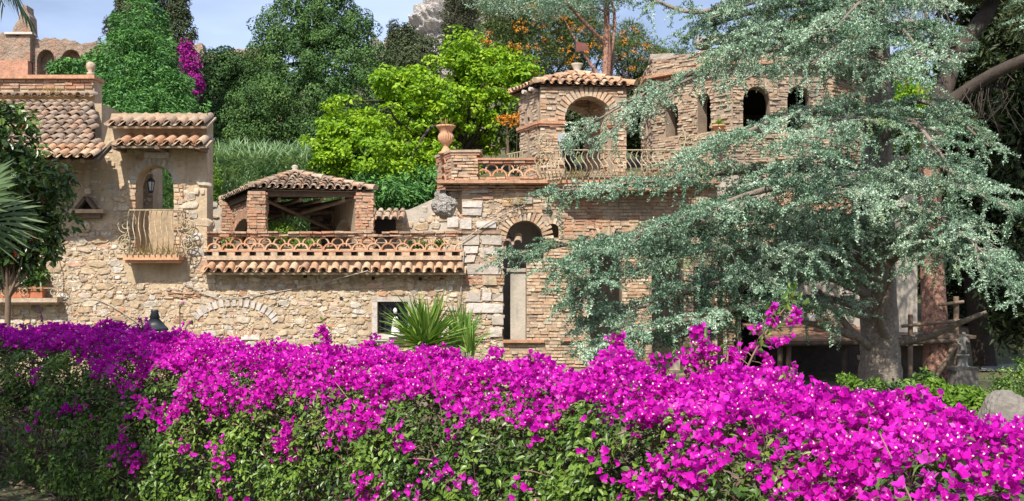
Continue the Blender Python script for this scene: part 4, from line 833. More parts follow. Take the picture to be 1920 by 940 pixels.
m = MB(); m.box((fx(1688, 22), 21.95, 0), (fx(1742, 22), 22.02, fz(648, 22)), .1); m.build('under_boarding', M['wood'], dk)
m = MB(); m.tube([(fx(1757, 20.4), 20.4, fz(705, 20.4)), (fx(1790, 20.5), 20.45, fz(645, 20.4))], .055, 6, .9); m.build('brace', M['wood'], dk)
# ------------------------------------------------------------------ small things on and around the buildings
ur = thing('terracotta_urn', 'fluted terracotta urn on the corner pier of the villa terrace', 'urn', P(836, 290, 24.5))
m = MB(); b0 = P(836, 290, 24.5); pr = [(0, 0), (.17, 0), (.17, .04), (.11, .07), (.065, .16), (.06, .2), (.1, .24), (.15, .31), (.165, .4), (.14, .46), (.13, .48), (.15, .53), (.2, .6), (.215, .61), (.215, .645), (.19, .645), (.17, .58), (0, .56)]; m.lathe(b0, pr, 20, .4)
for a in np.linspace(0, 6.28, 20, endpoint=False): m.tube([b0 + A([math.cos(a) * r, math.sin(a) * r, z]) for r, z in ((.1, .25), (.152, .32), (.167, .4), (.142, .46))], .014, 4, .6, 0, False)
m.build('bowl', M['terracotta'], ur)
def spiky(name, label, cat, c, n, L, W, mt, spread=1., up=.6, seg=5, tints=(0, 1), group=None, sag=.35, stem=None):
    m = MB(); c = A(c, float); hd = []
    for q in range(n):
        a = R.uniform(0, 6.283); e = R.uniform(-.15, 1.45) ** 1.0 * up + .15; d = A([math.cos(a) * math.cos(e) * spread, math.sin(a) * math.cos(e) * spread, math.sin(e)]); d = nrm(d); l = L * R.uniform(.7, 1.1); side = nrm(np.cross(d, Z3 + R.normal(size=3) * .2)); nn = np.cross(side, d)
        t = np.linspace(0, 1, seg + 1); pts = c + R.normal(size=3) * A([.03, .03, .03]) * L * 2 + d * (t * l)[:, None] - Z3 * (sag * (t ** 2.2) * l * R.uniform(.1, 1) * math.cos(e))[:, None]
        w = W * np.interp(t, [0, .15, .4, 1], [.6, .95, 1, .03]); ce = pts - nn * (w * .22)[:, None]
        Lf, Rt = pts + side * (w / 2)[:, None], pts - side * (w / 2)[:, None]; i = np.arange(seg)
        V = np.vstack([Lf, ce, Rt]); k = seg + 1; m.mesh(V, np.concatenate([np.stack([i, i + 1, i + 1 + k, i + k], 1), np.stack([i + k, i + k + 1, i + 1 + 2 * k, i + 2 * k], 1)]), R.uniform(*tints), 0)
    if stem is None: return tag(m.build(name, M[mt], None, c), label, cat, group)
    t = thing(name, label, cat, stem[0], group); m.build('leaves', M[mt], t); b = MB(); b.tube([stem[0], (A(stem[0]) + c) / 2 + A([.04, 0, 0]), c], [stem[1], stem[1] * .9, stem[1] * .8], 9, .5, 0, True, .15); b.build('trunk', M['bark'], t); return t
spiky('agave', 'short yellowish agave growing in the terracotta urn', 'plant', P(836, 244, 24.5), 22, .36, .045, 'dry', 1, .75, 4, (0, .7), None, .5)
pp = thing('clay_pot', 'round clay pot with bracket on the left face of the brick tower', 'pot', P(1348, 248, 26.95)); m = MB(); b0 = P(1348, 252, 26.95); m.lathe(b0, [(0, 0), (.1, 0), (.15, .18), (.17, .18), (.17, .22), (.14, .22), (0, .2)], 14, .5); m.build('bowl', M['terracotta'], pp); m = MB(); m.boxes(b0 - Z3 * .04, (.22, 0, 0), (0, .2, 0), (0, 0, .035), .4); m.build('bracket', M['brick'], pp)
spiky('pot_plant', 'small green plant in the clay pot on the brick tower', 'plant', P(1348, 233, 26.95), 30, .22, .05, 'fern', 1, .8, 3)
fl = thing('floodlight', 'square white-faced floodlight on the villa terrace parapet', 'floodlight', P(1054, 292, 23.8)); c = P(1054, 258, 23.8)
m = MB(); m.boxes(c + A([.02, .07, -.02]), (.11, .02, 0), (0, .07, .02), (0, -.02, .1), .5); m.build('housing', M['black_iron'], fl)
m = MB(); m.boxes(c + A([0, -.012, .0]), (.098, .018, 0), (0, .008, .002), (0, -.02, .085), .5); m.build('lens', M['lamp_glass'], fl)
m = MB(); m.boxes(c + A([.03, .04, -.2]), (.07, 0, 0), (0, .05, 0), (0, 0, .1), .5); m.tube([c + A([.03, .04, -.3]), c + A([.03, .04, -.42])], .025, 6); m.build('bracket', M['black_iron'], fl)
m = MB(); m.tube(catmull([P(345, 532, 23.93), P(420, 560, 23.95), P(560, 540, 23.95), P(690, 508, 23.62)], 20), .011, 4); m.tube(catmull([P(870, 470, 23.9), P(862, 560, 23.92), P(838, 640, 23.92)], 10), .012, 4); m.tube(catmull([P(110, 568, 23.93), P(180, 562, 23.95), P(250, 600, 23.95), P(300, 640, 23.95)], 12), .01, 4); m.tube(catmull([P(866, 452, 23.88), P(930, 410, 23.88), P(985, 385, 23.85)], 10), .012, 4)
tag(m.build('wall_cable', M['plaster'], None, P(600, 540, 23.9)), 'thin pale cables sagging across the rubble walls', 'cable')
m = MB(); m.mesh(*lumpy(P(742, 604, 23.9), (.07, .06, .12), 31, 14, .06), .5); m.mesh(*lumpy(P(741, 583, 23.88), (.042, .042, .06), 32, 12, .05), .5); m.tube([P(742, 630, 23.9), P(742, 606, 23.9)], [.11, .08], 9, .5); m.boxes(P(742, 630, 23.9), (.16, 0, 0), (0, .1, 0), (0, 0, .02), .5)
tag(m.build('figurine', M['white'], None, P(742, 630, 23.9)), 'white stone bird figurine standing before the barred window', 'figurine')
# street lamp behind the hedge
YL = 15.; la = thing('street_lamp', 'dark metal street lamp with stepped conical cap rising behind the hedge at left', 'street lamp', (fx(290, YL), YL, 0)); c = P(290, 622, YL); s_ = YL / FPX
m = MB(); m.lathe(c, [(0, .30), (.05, .30), (.055, .27), (.05, .26), (.075, .19), (.06, .185), (.17, .06), (.185, .05), (.19, .02), (.17, .01), (0, .0)], 8, .5); m.build('cap', M['black_iron'], la)
m = MB()
for a in range(4): m.tube([c + A([.15 * math.cos(a * 1.571 + .78), .15 * math.sin(a * 1.571 + .78), .01]), c + A([.09 * math.cos(a * 1.571 + .78), .09 * math.sin(a * 1.571 + .78), -.34])], .012, 4)
m.lathe(c, [(0, -.33), (.1, -.33), (.09, -.38), (.04, -.42), (0, -.42)], 8, .5); m.build('frame', M['black_iron'], la)
m = MB(); m.lathe(c, [(.135, -.01), (.08, -.33)], 4, .5); m.build('lamp_glass', M['lamp_glass'], la)
m = MB(); m.tube([(c[0], c[1], 0), (c[0], c[1], c[2] - .42)], [.06, .035], 10); m.build('pole', M['black_iron'], la)
# yuccas
spiky('yucca', 'largest spiky green yucca in front of the barred window', 'yucca', P(797, 645, 16.5), 170, .9, .06, 'yucca', 1.1, .82, 5, (0, 1), 'yuccas behind the hedge', .22, (A([fx(797, 16.5), 16.5, 0]), .09))
spiky('yucca', 'darker yucca just right of and behind the largest one', 'yucca', P(866, 646, 17.6), 100, .72, .05, 'yucca', 1, .95, 5, (0, .6), 'yuccas behind the hedge', .22, (A([fx(862, 17.6), 17.6, 0]), .08))
spiky('yucca', 'small upright yucca at the right end of the yucca group', 'yucca', P(882, 662, 15.2), 26, .5, .042, 'yucca', .7, 1., 5, (.2, 1), 'yuccas behind the hedge', .15, (A([fx(880, 15.2), 15.2, 0]), .06))
# tall shrub in front of the left house, low plants in the planter
sh = thing('leafy_shrub', 'tall glossy green shrub with a few red leaves in front of the left tiled roof', 'shrub', (fx(10, 17.0), 17.0, 0))
m = MB(); C = crown(m, [(P(10, 440, 17.1), (.76, .45, .6)), (P(25, 370, 17.1), (.76, .45, .64)), (P(5, 265, 17.1), (.6, .42, .6)), (P(95, 345, 17.0), (.29, .28, .26)), (P(-50, 400, 17.3), (.72, .45, 1.2)), (P(75, 450, 17.2), (.28, .25, .4))], 250, .18, 22, .14, .058, 0, .5, .6, .9, (.5, 1.08), .2, .7, .35, seed=2)
m.build('foliage', M['shrub'], sh); m = MB(); cr = C[R.permutation(len(C))[:30]]; leaves(m, cr + A([.05, -.16, 0]), nrm(R.normal(size=(len(cr), 3))), nrm(R.normal(size=(len(cr), 3)) * .5 - Z3), .15, .055, R.random(len(cr))); m.build('red_leaves', M['red_leaf'], sh)
m = MB(); branches(m, [(fx(10, 17.0), 17.0, 0), P(15, 560, 17.0), P(20, 470, 17.0), P(25, 380, 17.0), P(20, 280, 17.0)], C, 22, .03); m.tube([(fx(10, 17.0), 17.0, 0), P(15, 560, 17.0), P(20, 470, 17.0)], [.05, .045, .035], 7); m.build('stems', M['twig'], sh)
# palms reaching in from the left edge
def frond(m, base, tipdir, L, n, lw, droop, lf, tint=(0, 1)):
    t = np.linspace(0, 1, 14); d = nrm(tipdir); pts = A(base) + d * (t * L)[:, None] - Z3 * (droop * L * t ** 2)[:, None]; m.tube(pts, np.linspace(.022, .006, 14), 5, .6, 0, False)
    for k in range(n):
        s = .12 + .88 * k / n; p = A([np.interp(s, t, pts[:, i]) for i in range(3)]); tg = nrm(A([np.interp(min(s + .05, 1), t, pts[:, i]) for i in range(3)]) - A([np.interp(s - .05, t, pts[:, i]) for i in range(3)])); sd_ = nrm(np.cross(tg, Z3))
        for sg in (-1, 1):
            dd = nrm(sd_ * sg * .8 + tg * .75 + R.normal(size=3) * .1 - Z3 * .15); l = lf * (1 - abs(s - .45) * .8) * R.uniform(.85, 1.1); b = nrm(np.cross(dd, Z3)) ; mid = p + dd * l * .5; tip = p + dd * l - Z3 * l * .28; tt = R.uniform(*tint)
            m.quads([[p - b * lw * .3, mid - b * lw * .5, mid + b * lw * .5, p + b * lw * .3]], tt); m.tris([[mid - b * lw * .5, tip, mid + b * lw * .5]], tt)
pa = thing('feather_palm', 'feathery palm drooping thin fronds into the upper left corner', 'palm', (-7.4, 14, 0)); top = A([-7.5, 14, 6.3])
m = MB(); m.tube([(-7.4, 14, 0), (-7.35, 14, 3), top], [.2, .16, .14], 10, .5, 0, True, .15); m.build('trunk', M['bark'], pa)
m = MB()
for q in range(22): a = q * 2.4; e = .15 + .5 * R.random(); frond(m, top, (math.cos(a), math.sin(a), e + .2), R.uniform(1.4, 1.9), 34, .022, .75, .42)
frond(m, top, (.75, -.25, .35), 1.55, 40, .022, .95, .5, (.4, 1)); frond(m, top, (.6, .15, .15), 1.3, 40, .022, 1.0, .5, (.4, 1))
m.build('fronds', M['palm'], pa)
fp = thing('fan_palm', 'grey-green fan palm leaf reaching in from the left edge in front of the house', 'palm', (-6.8, 13, 0)); top = A([-6.8, 13, 2.6])
m = MB(); m.tube([(-6.8, 13, 0), (-6.82, 13, 1.5), top], [.17, .14, .12], 10, .5, 0, True, .15); m.build('trunk', M['bark'], fp)
m = MB()
def fan(c, ax, nr_, L, spread, tint):
    ax = nrm(ax); sd_ = nrm(np.cross(ax, nr_)); up = np.cross(sd_, ax)
    for k in range(30):
        a = (k / 29 - .5) * spread; d = nrm(ax * math.cos(a) + sd_ * math.sin(a) + up * .07 * (k % 2)); l = L * (1 - .25 * abs(a) / spread * 2) * R.uniform(.9, 1.08); b = nrm(np.cross(d, up)); w = l * .021; t = R.uniform(*tint)
        m.quads([[A(c), A(c) + d * l * .55 - b * w, A(c) + d * l * .75, A(c) + d * l * .55 + b * w]], t); m.quads([[A(c) + d * l * .55 - b * w, A(c) + d * l - Z3 * l * .12 * R.random(), A(c) + d * l * .75, A(c) + d * l * .75]][:1], t); m.tris([[A(c) + d * l * .55 + b * w, A(c) + d * l * .72, A(c) + d * l - Z3 * l * .1]], t)
for (dx, dy, dz, l, tn) in ((.8, -.3, .28, 1.0, (.4, 1)), (.9, .1, -.02, .95, (.3, 1)), (.85, -.1, .6, .95, (.3, 1)), (.5, -.6, .6, .7, (.2, .8)), (-.7, .2, .4, .7, (.1, .8)), (.1, .8, .5, .7, (.1, .8)), (-.4, -.7, .3, .7, (.1, .8)), (-.2, .1, .9, .7, (.1, .8)), (.2, -.8, .0, .6, (.1, .8))):
    d = nrm((dx, dy, dz)); c = top + d * .3; m.tube([top, c], .015, 5, .6); fan(c, d, nrm(A([-.2, -.75, .6])), l, 2.3, tn)
m.build('fronds', M['palm'], fp)
# right foreground: boulder, trough with statue, low planting
m = MB(); m.mesh(*lumpy(P(1885, 800, 11.5), (.27, .3, .37), 41, 40, .1), .5); tag(m.build('boulder', M['boulder'], None, P(1885, 860, 11.5)), 'smooth round-topped grey boulder behind the hedge at right', 'boulder')
t = thing('stone_trough', 'rough pale stone trough block beside the pine', 'trough', P(1805, 728, 20.2)); m = MB(); c = P(1805, 708, 20.2); m.boxes(c, (.2, 0, 0), (0, .18, 0), (0, 0, .15), .5, 0, .015); m.boxes(c + Z3 * .17, (.22, 0, 0), (0, .2, 0), (0, 0, .03), .6, 0, .01); m.box((c[0] - .15, c[1] - .13, 0), (c[0] + .15, c[1] + .13, c[2] - .1), .5); m.build('block', M['boulder'], t)
st = thing('putto_statue', 'small grey child statue on a round pedestal, on top of the stone trough', 'statue', P(1805, 690, 20.2)); c = P(1805, 690, 20.2)
m = MB(); m.lathe(c, [(0, 0), (.12, 0), (.12, .03), (.09, .05), (.09, .2), (.115, .22), (.115, .25), (0, .25)], 14, .5); m.build('pedestal', M['putty'], st)
def skin(name, mt, par, V, E, rad, sub=1):
    me = bpy.data.meshes.new(name); me.from_pydata([tuple(v) for v in V], E, []); o = bpy.data.objects.new(name, me); COL.objects.link(o); o.modifiers.new('s', 'SKIN'); sk = me.skin_vertices[0].data
    for q, r in enumerate(rad): sk[q].radius = (r, r)
    sk[0].use_root = True; mo = o.modifiers.new('u', 'SUBSURF'); mo.levels = mo.render_levels = sub; me.materials.append(mt); o.parent = par; o.matrix_parent_inverse = Matrix.Translation(-WLOC[par.name]); WLOC[o.name] = Vector((0, 0, 0)); return o
b0 = c + Z3 * .25; k = lambda x, y, z: b0 + A([x, y, z])
skin('figure', M['putty'], st, [k(0, 0, .15), k(0, 0, .22), k(0, -.01, .29), k(0, -.015, .33), k(0.01, -.03, .375), k(.045, -.02, .08), k(.05, 0, .01), k(-.04, 0, .08), k(-.045, .01, .01), k(.07, -.01, .28), k(.09, -.06, .22), k(.03, -.11, .25), k(-.07, -.01, .28), k(-.1, -.03, .2), k(-.06, -.09, .17), k(.01, -.04, .41)],
     [(0, 1), (1, 2), (2, 3), (3, 4), (4, 15), (0, 5), (5, 6), (0, 7), (7, 8), (2, 9), (9, 10), (10, 11), (2, 12), (12, 13), (13, 14)], [.055, .052, .05, .024, .042, .036, .024, .036, .024, .026, .022, .016, .026, .022, .016, .04], 2)
def bush(name, label, cat, ells, ncl, rcl, nl, L, W, mt, base, stems=8, group=None, **k):
    t = thing(name, label, cat, base, group); m = MB(); C = crown(m, ells, ncl, rcl, nl, L, W, 0, **k); m.build('foliage', M[mt], t); b = MB()
    for c in C[R.permutation(len(C))[:stems]]: b.tube([A(base) + R.normal(size=3) * A([.012, .012, 0]), (A(base) + c) / 2 + A([.05, .03, .1]), c], [.02, .014, .006], 5, R.random(), 0, False)
    b.build('stems', M['twig'], t); return t
bush('planter_plant', 'low dark leafy plants filling the red planter box on the sill', 'plant', [(P(5, 522, 23.85), (.5, .12, .22)), (P(60, 520, 23.85), (.3, .12, .2))], 70, .12, 18, .12, .05, 'shrub', P(20, 538, 23.87), 8)
bush('round_bush', 'small-leaved dark bush at the right edge beyond the boulder', 'bush', [(P(1925, 735, 14.5), (.5, .45, .38)), (P(1965, 715, 14.8), (.5, .5, .45))], 160, .1, 24, .045, .025, 'hedge_leaf', (fx(1930, 14.5), 14.6, 0))
bush('low_shrub', 'low bright green leafy planting in front of the red-barked pine', 'shrub', [(P(1790, 752, 14), (.38, .3, .16)), (P(1745, 745, 14.2), (.3, .3, .2)), (P(1835, 758, 13.8), (.25, .25, .13))], 110, .1, 18, .09, .035, 'fern', (fx(1785, 14), 14, 0), group='low shrubs under the cedar and pine')
bush('low_shrub', 'darker leafy plant at the foot of the cedar trunk', 'shrub', [(P(1700, 745, 15), (.3, .3, .18)), (P(1728, 720, 15.2), (.16, .16, .22)), (P(1650, 735, 15), (.25, .2, .1))], 80, .1, 18, .09, .035, 'shrub', (fx(1705, 15), 15, 0), group='low shrubs under the cedar and pine')
bush('low_shrub', 'small yellow-green seedling just above the hedge left of the cedar trunk', 'shrub', [(P(1592, 716, 13.5), (.12, .12, .1))], 22, .05, 10, .06, .03, 'fern', (fx(1592, 13.5), 13.5, 0), 3, group='low shrubs under the cedar and pine')
# ------------------------------------------------------------------ garden trees behind
def E2(px, py, Y, rx, ry, rz=None): s = Y / FPX; return (P(px, py, Y), (rx * s, (rz or rx) * s, ry * s))
def gbase(px, Y): x = fx(px, Y); return A([x, Y, float(terr(A([x]), A([Y]))[0])])
def simple(name, label, cat, px, Y, ells, mt, ncl, rcl, nl, L, W, r0=.2, top=None, bark='dark_bark', nb=14, group=None, **k):
    b = gbase(px, Y); tp = top if top is not None else ells[0][0]; tr = [b - Z3 * .2, b * .6 + A(tp) * .4 + R.normal(size=3) * .1, A(tp)]
    return tree(name, label, cat, b, tr, r0, M[bark], M[mt], ells, ncl, rcl, nl, L, W, nb, group, **k)
YB = 44.
simple('feathery_tree', 'bright green drooping conical tree behind the left tile coping', 'tree', 270, 38, [E2(262, 60, 38, 42, 55), E2(262, 120, 38, 68, 60), E2(270, 180, 38, 92, 60), E2(225, 190, 37.5, 55, 45), E2(320, 195, 37.5, 50, 42), E2(255, 225, 37, 100, 45)], 'feather', 330, .36, 110, .15, .045, .25, kite=True, up=.3, droop=.7, lump=.15, seed=1, rmin=.75, nj=.12, shell=(.82, 1.02))
simple('cypress_tree', 'dark olive broad cypress directly behind the bright conical tree', 'cypress', 250, 46, [E2(268, 5, 46, 48, 75), E2(252, 90, 46, 58, 80), E2(240, 180, 46, 60, 80)], 'cypress', 420, .4, 62, .14, .055, .25, lump=.15, seed=2, rmin=.6, nj=.25, group='cypresses on the hillside')
simple('cypress_tree', 'narrow dark cypress column right of the bright conical tree', 'cypress', 342, 45, [E2(337, 10, 45, 15, 60), E2(339, 75, 45, 21, 55), E2(345, 150, 45, 30, 60), E2(350, 210, 45, 32, 60)], 'cypress', 380, .26, 46, .11, .05, .2, lump=.1, seed=3, rmin=.5, nj=.25, group='cypresses on the hillside')
bv = bush('magenta_creeper', 'magenta flowering creeper climbing up the narrow cypress', 'creeper', [E2(358, 120, 43.5, 15, 24), E2(364, 160, 43.3, 14, 26), E2(350, 92, 43.6, 9, 14), E2(358, 190, 43.4, 7, 14)], 70, .2, 18, .1, .07, 'creeper_flower', gbase(356, 43.5))
simple('juniper_tree', 'largest dark green tree with dense clumped crown in the middle of the skyline', 'tree', 600, 48, [E2(598, 0, 48, 76, 50), E2(596, 60, 48, 108, 55), E2(598, 130, 47.5, 122, 75), E2(535, 110, 47.5, 60, 60), E2(665, 90, 47.5, 45, 60), E2(570, 210, 47, 150, 70), E2(660, 190, 47.5, 60, 70), E2(490, 255, 46, 95, 50), E2(620, 260, 46, 90, 50)], 'juniper', 900, .40, 100, .11, .055, .4, lump=.2, inner=.25, tvar=.5, rmin=.75, nj=.12, shell=(.8, 1.03), flat_=.85, seed=4, up=.2)
simple('round_tree', 'rounded mid green tree left of the largest dark tree', 'tree', 425, 50, [E2(430, 140, 50, 55, 45), E2(415, 185, 49.5, 45, 50), E2(470, 165, 50, 40, 60), E2(430, 235, 49, 60, 45)], 'juniper', 300, .42, 80, .12, .06, .25, lump=.2, seed=5, rmin=.72, nj=.14, up=.2, tbias=-.25)
simple('lime_tree', 'vivid yellow-green broadleaf tree left of the arched gazebo', 'tree', 850, 36, [E2(900, 130, 36, 60, 48), E2(880, 105, 36, 50, 28), E2(960, 150, 36, 42, 42), E2(760, 170, 35.5, 62, 48), E2(840, 200, 35.5, 95, 70), E2(650, 260, 35, 72, 62), E2(720, 290, 34.5, 95, 75), E2(940, 230, 36, 62, 70), E2(620, 300, 34.5, 40, 45), E2(800, 320, 34.2, 75, 60)], 'lime', 640, .33, 38, .14, .085, .3, P(850, 250, 36), 'dark_bark', 40, lump=.45, seed=6, shell=(.6, 1.05), flat_=.5, up=.7, inner=.3)
bush('leafy_bush', 'ferny mid green bush at the foot of the vivid yellow-green tree', 'bush', [E2(750, 365, 33, 60, 40), E2(700, 350, 33.2, 40, 30), E2(820, 350, 33.2, 40, 35)], 150, .3, 30, .16, .05, 'feather', gbase(750, 33.2), group='leafy bushes on the slope')
simple('cypress_tree', 'thin pointed cypress right of the largest dark tree', 'cypress', 738, 60, [E2(739, 60, 60, 6, 22), E2(738, 95, 60, 10, 30), E2(738, 130, 60, 13, 40)], 'cypress', 150, .26, 30, .15, .05, .15, lump=.15, seed=7, group='cypresses on the hillside')
simple('cypress_tree', 'blunt cypress between the thin pointed one and the crag', 'cypress', 765, 58, [E2(765, 75, 58, 15, 24), E2(764, 110, 58, 19, 30), E2(764, 150, 58, 22, 45)], 'cypress', 190, .3, 34, .15, .06, .2, lump=.2, seed=8, group='cypresses on the hillside')
simple('dark_shrub_tree', 'low dark shrubby tree below the crag', 'tree', 800, 57, [E2(800, 95, 57, 24, 22), E2(780, 130, 57, 40, 30), E2(720, 150, 57, 40, 40)], 'cypress', 220, .34, 36, .16, .06, .2, lump=.25, seed=9, group='small shrubby trees on the hillside')
simple('grey_conifer', 'tall grey-green conifer in front of the crag at the top edge', 'conifer', 868, 62, [E2(870, 0, 62, 30, 45), E2(868, 50, 62, 30, 42), E2(866, 95, 62, 34, 40)], 'greyconifer', 330, .42, 40, .2, .05, .3, kite=True, lump=.2, seed=10)
for k, (px, Y, el, n, lab) in enumerate(((960, 50, [(965, 25, 60, 45), (930, 90, 50, 45), (990, 95, 45, 50)], 420, 'sparse grey-green tree with orange flower sprays above the vivid yellow-green tree'),
    (1090, 52, [(1060, 20, 60, 45), (1090, 80, 70, 45), (1050, 125, 45, 40)], 430, 'orange-flowered tree behind the rusty weather vane'),
    (1210, 54, [(1190, 110, 55, 40), (1250, 140, 55, 45), (1180, 75, 26, 35)], 330, 'orange-flecked dark tree between the gazebo and the brick tower'),
    (1620, 50, [(1600, 130, 60, 70), (1720, 160, 60, 80), (1650, 230, 80, 70)], 420, 'orange and green tree seen through gaps around the cedar trunk'))):
    t = simple('silk_oak', lab, 'tree', px, Y, [E2(a, b, Y, c, d) for a, b, c, d in el], 'silkoak' if k < 3 else 'lime', n, .42, 30, .2, .04, .25, kite=True, lump=.3, seed=20 + k, tbias=0 if k < 3 else -.4, group='orange-flowered trees on the slope')
    m = MB(); crown(m, [E2(a, b + 8, Y - .6, c * .9, d * .8) for a, b, c, d in el], 40, .2, 16, .12, .05, 0, .6, .9, .5, (.9, 1.1), .2, seed=30 + k, inner=.1); m.build('flowers', M['orange_flower'], t)
simple('stone_pine', 'bare reddish-grey pine trunk rising behind the gazebo roof', 'pine', 1140, 40, [E2(1080, 0, 40, 80, 22), E2(1130, -10, 40, 50, 30), E2(1010, 8, 40, 60, 20), E2(1200, -25, 40, 60, 25), E2(930, -5, 41, 50, 22)], 'cedar', 330, .3, 40, .1, .03, .24, P(1138, -30, 40), 'red_bark', 5, up=.3, kite=True, seed=33)
simple('dark_shrub_tree', 'dark green thicket tree behind the gazebo arches', 'tree', 1080, 36, [E2(1000, 240, 35, 60, 50), E2(1090, 230, 36, 60, 70), E2(1190, 220, 37, 60, 70), E2(1250, 200, 37, 40, 60)], 'dark_leaf', 420, .38, 34, .16, .07, .2, lump=.25, seed=34, tbias=.2, group='small shrubby trees on the hillside')
t = bush('orange_spray', 'orange flowering shrub spray beside the gazebo left pier', 'shrub', [E2(955, 226, 32, 22, 8), E2(978, 212, 32, 12, 7)], 14, .12, 14, .1, .05, 'orange_flower', gbase(960, 32.2), 4)
simple('dark_shrub_tree', 'bright leafed small tree glimpsed right of the brick tower', 'tree', 1600, 38, [E2(1600, 200, 38, 50, 60), E2(1690, 210, 38, 50, 60)], 'lime', 160, .36, 30, .15, .08, .2, lump=.3, seed=35, tbias=-.3, group='small shrubby trees on the hillside')
# strap-leaved bank (nobody could count it)
n = 19000; x = R.uniform(-12.6, -2.4, n); y = R.uniform(32.3, 39.5, n); z = terr(x, y); p = np.stack([x, y, z], 1)
az = R.uniform(0, 6.283, n); d = nrm(np.stack([np.cos(az) * .6, np.sin(az) * .6 - .3, np.ones(n)], 1)); l = R.uniform(.3, 1.0, n)[:, None] ; s_ = nrm(np.cross(d, Z3)) * .026; mid = p + d * l * .62; tip = mid + nrm(d * A([1, 1, .35]) + A([0, -.15, -.15])) * l * .5; tt = np.clip(.5 + .4 * snoise(p, 1.1, 3) + R.normal(size=n) * .2, 0, 1)
m = MB(); m.quads(np.stack([p - s_, mid - s_ * .9, mid + s_ * .9, p + s_], 1), tt); m.tris(np.stack([mid - s_ * .9, tip, mid + s_ * .9], 1), tt); tag(m.build('strap_leaf_groundcover', M['bank']), 'bank of blue-green strap-leaved plants behind the left house and pavilion', 'ground cover', None, 'stuff')
bush('leafy_bush', 'fine yellow-green bush right of the balcony block', 'bush', [E2(398, 350, 31.9, 14, 45), E2(392, 290, 33, 10, 25)], 60, .16, 24, .1, .03, 'fern', gbase(398, 32), 4, tbias=-.3, group='leafy bushes on the slope')
bush('leafy_bush', 'dark leafy bush at left behind the parapet finial', 'bush', [E2(128, 133, 40, 32, 16), E2(165, 125, 41, 22, 18), E2(190, 150, 39, 26, 28)], 90, .26, 28, .14, .06, 'feather', gbase(130, 40), 5, group='leafy bushes on the slope')
spiky('spider_plant', 'leafy green plant under the roof of the low pavilion', 'plant', P(535, 432, 28.6), 120, .5, .05, 'bank', 1, .9, 4, (.3, 1), None, .5)
bush('leafy_bush', 'bright green ferny plant on the pavilion floor', 'bush', [E2(525, 440, 28, 34, 18)], 40, .14, 22, .1, .04, 'fern', P(525, 470, 28), 4, group='leafy bushes on the slope')
bush('wall_weeds', 'small green weeds growing behind the ring parapet', 'weeds', [E2(430, 458, 24.6, 14, 9), E2(560, 458, 24.6, 10, 8), E2(585, 455, 24.7, 10, 9), E2(780, 460, 24.6, 22, 8), E2(825, 458, 24.6, 12, 8)], 50, .09, 14, .06, .03, 'fern', P(560, 470, 24.7), 5)
# dark woodland at right
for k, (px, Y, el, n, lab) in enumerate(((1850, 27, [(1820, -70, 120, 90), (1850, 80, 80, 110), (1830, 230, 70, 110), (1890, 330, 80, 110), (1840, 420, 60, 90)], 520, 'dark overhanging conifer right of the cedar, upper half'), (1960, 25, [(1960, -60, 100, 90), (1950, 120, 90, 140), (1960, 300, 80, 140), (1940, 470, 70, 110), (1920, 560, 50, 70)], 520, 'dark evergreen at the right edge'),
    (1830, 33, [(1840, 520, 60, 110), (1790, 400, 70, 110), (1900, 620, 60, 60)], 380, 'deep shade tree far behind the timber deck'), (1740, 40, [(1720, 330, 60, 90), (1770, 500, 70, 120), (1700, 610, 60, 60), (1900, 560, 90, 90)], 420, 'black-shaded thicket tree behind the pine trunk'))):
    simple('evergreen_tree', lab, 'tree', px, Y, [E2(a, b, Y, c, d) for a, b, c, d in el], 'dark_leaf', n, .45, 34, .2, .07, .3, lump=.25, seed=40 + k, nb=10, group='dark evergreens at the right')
# red-barked pine
pn = thing('red_pine', 'leaning red-barked pine trunk right of the cedar with dark upper limbs', 'pine', gbase(1757, 20.8))
m = MB(); b = gbase(1757, 20.8); m.tube(catmull([b - Z3 * .1, P(1755, 640, 20.8), P(1748, 480, 20.9), P(1742, 310, 21)], 20), np.linspace(.26, .2, 20), 12, .5, 0, True, .1); m.build('trunk', M['red_bark'], pn)
m = MB(); m.tube(catmull([P(1742, 312, 21), P(1758, 215, 21.2), P(1795, 100, 21.6), P(1850, 25, 22), P(1880, -60, 22.3)], 22), np.linspace(.2, .14, 22), 11, .5, 0, True, .1); m.tube(catmull([P(1752, 215, 21.1), P(1820, 165, 20.8), P(1880, 130, 20.4), P(1960, 95, 20)], 16), np.linspace(.15, .1, 16), 8, .4, 0, False, .1); m.tube(catmull([P(1800, 95, 21.6), P(1775, 75, 21.5), P(1760, 50, 21.5)], 8), np.linspace(.1, .03, 8), 7, .4, 0, False)
for q in range(26):
    s = R.random(); p0 = P(1800 + 110 * s, 172 - 50 * s, 20.7); m.tube(catmull([p0, p0 + R.normal(size=3) * .12 - Z3 * .35, p0 + R.normal(size=3) * .2 - Z3 * R.uniform(.7, 1.3)], 7), np.linspace(.012, .004, 7), 4, 1, 0, False)
m.build('limb', M['dark_bark'], pn); m = MB(); crown(m, [E2(1880, -50, 22, 120, 45), E2(1780, -40, 22, 80, 30), E2(1960, 30, 20.5, 60, 40)], 300, .35, 40, .14, .03, 0, kite=True); m.build('crown', M['cypress'], pn)

# ------------------------------------------------------------------ blue cedar
YC = 19.; ce = thing('blue_cedar', 'huge blue-green cedar with drooping layered branches across the right half', 'cedar', gbase(1652, YC))
tr = catmull([gbase(1652, YC) - Z3 * .1, P(1652, 690, YC), P(1650, 610, YC), P(1646, 480, YC), P(1645, 330, YC), P(1650, 200, YC), P(1645, 60, YC), P(1640, -120, YC), P(1640, -330, YC)], 44)
m = MB(); m.tube(tr, np.interp(np.linspace(0, 1, 44), [0, .07, .2, .5, 1], [.46, .37, .33, .27, .12]), 16, .5, 0, True, .09); m.build('trunk', M['bark'], ce)
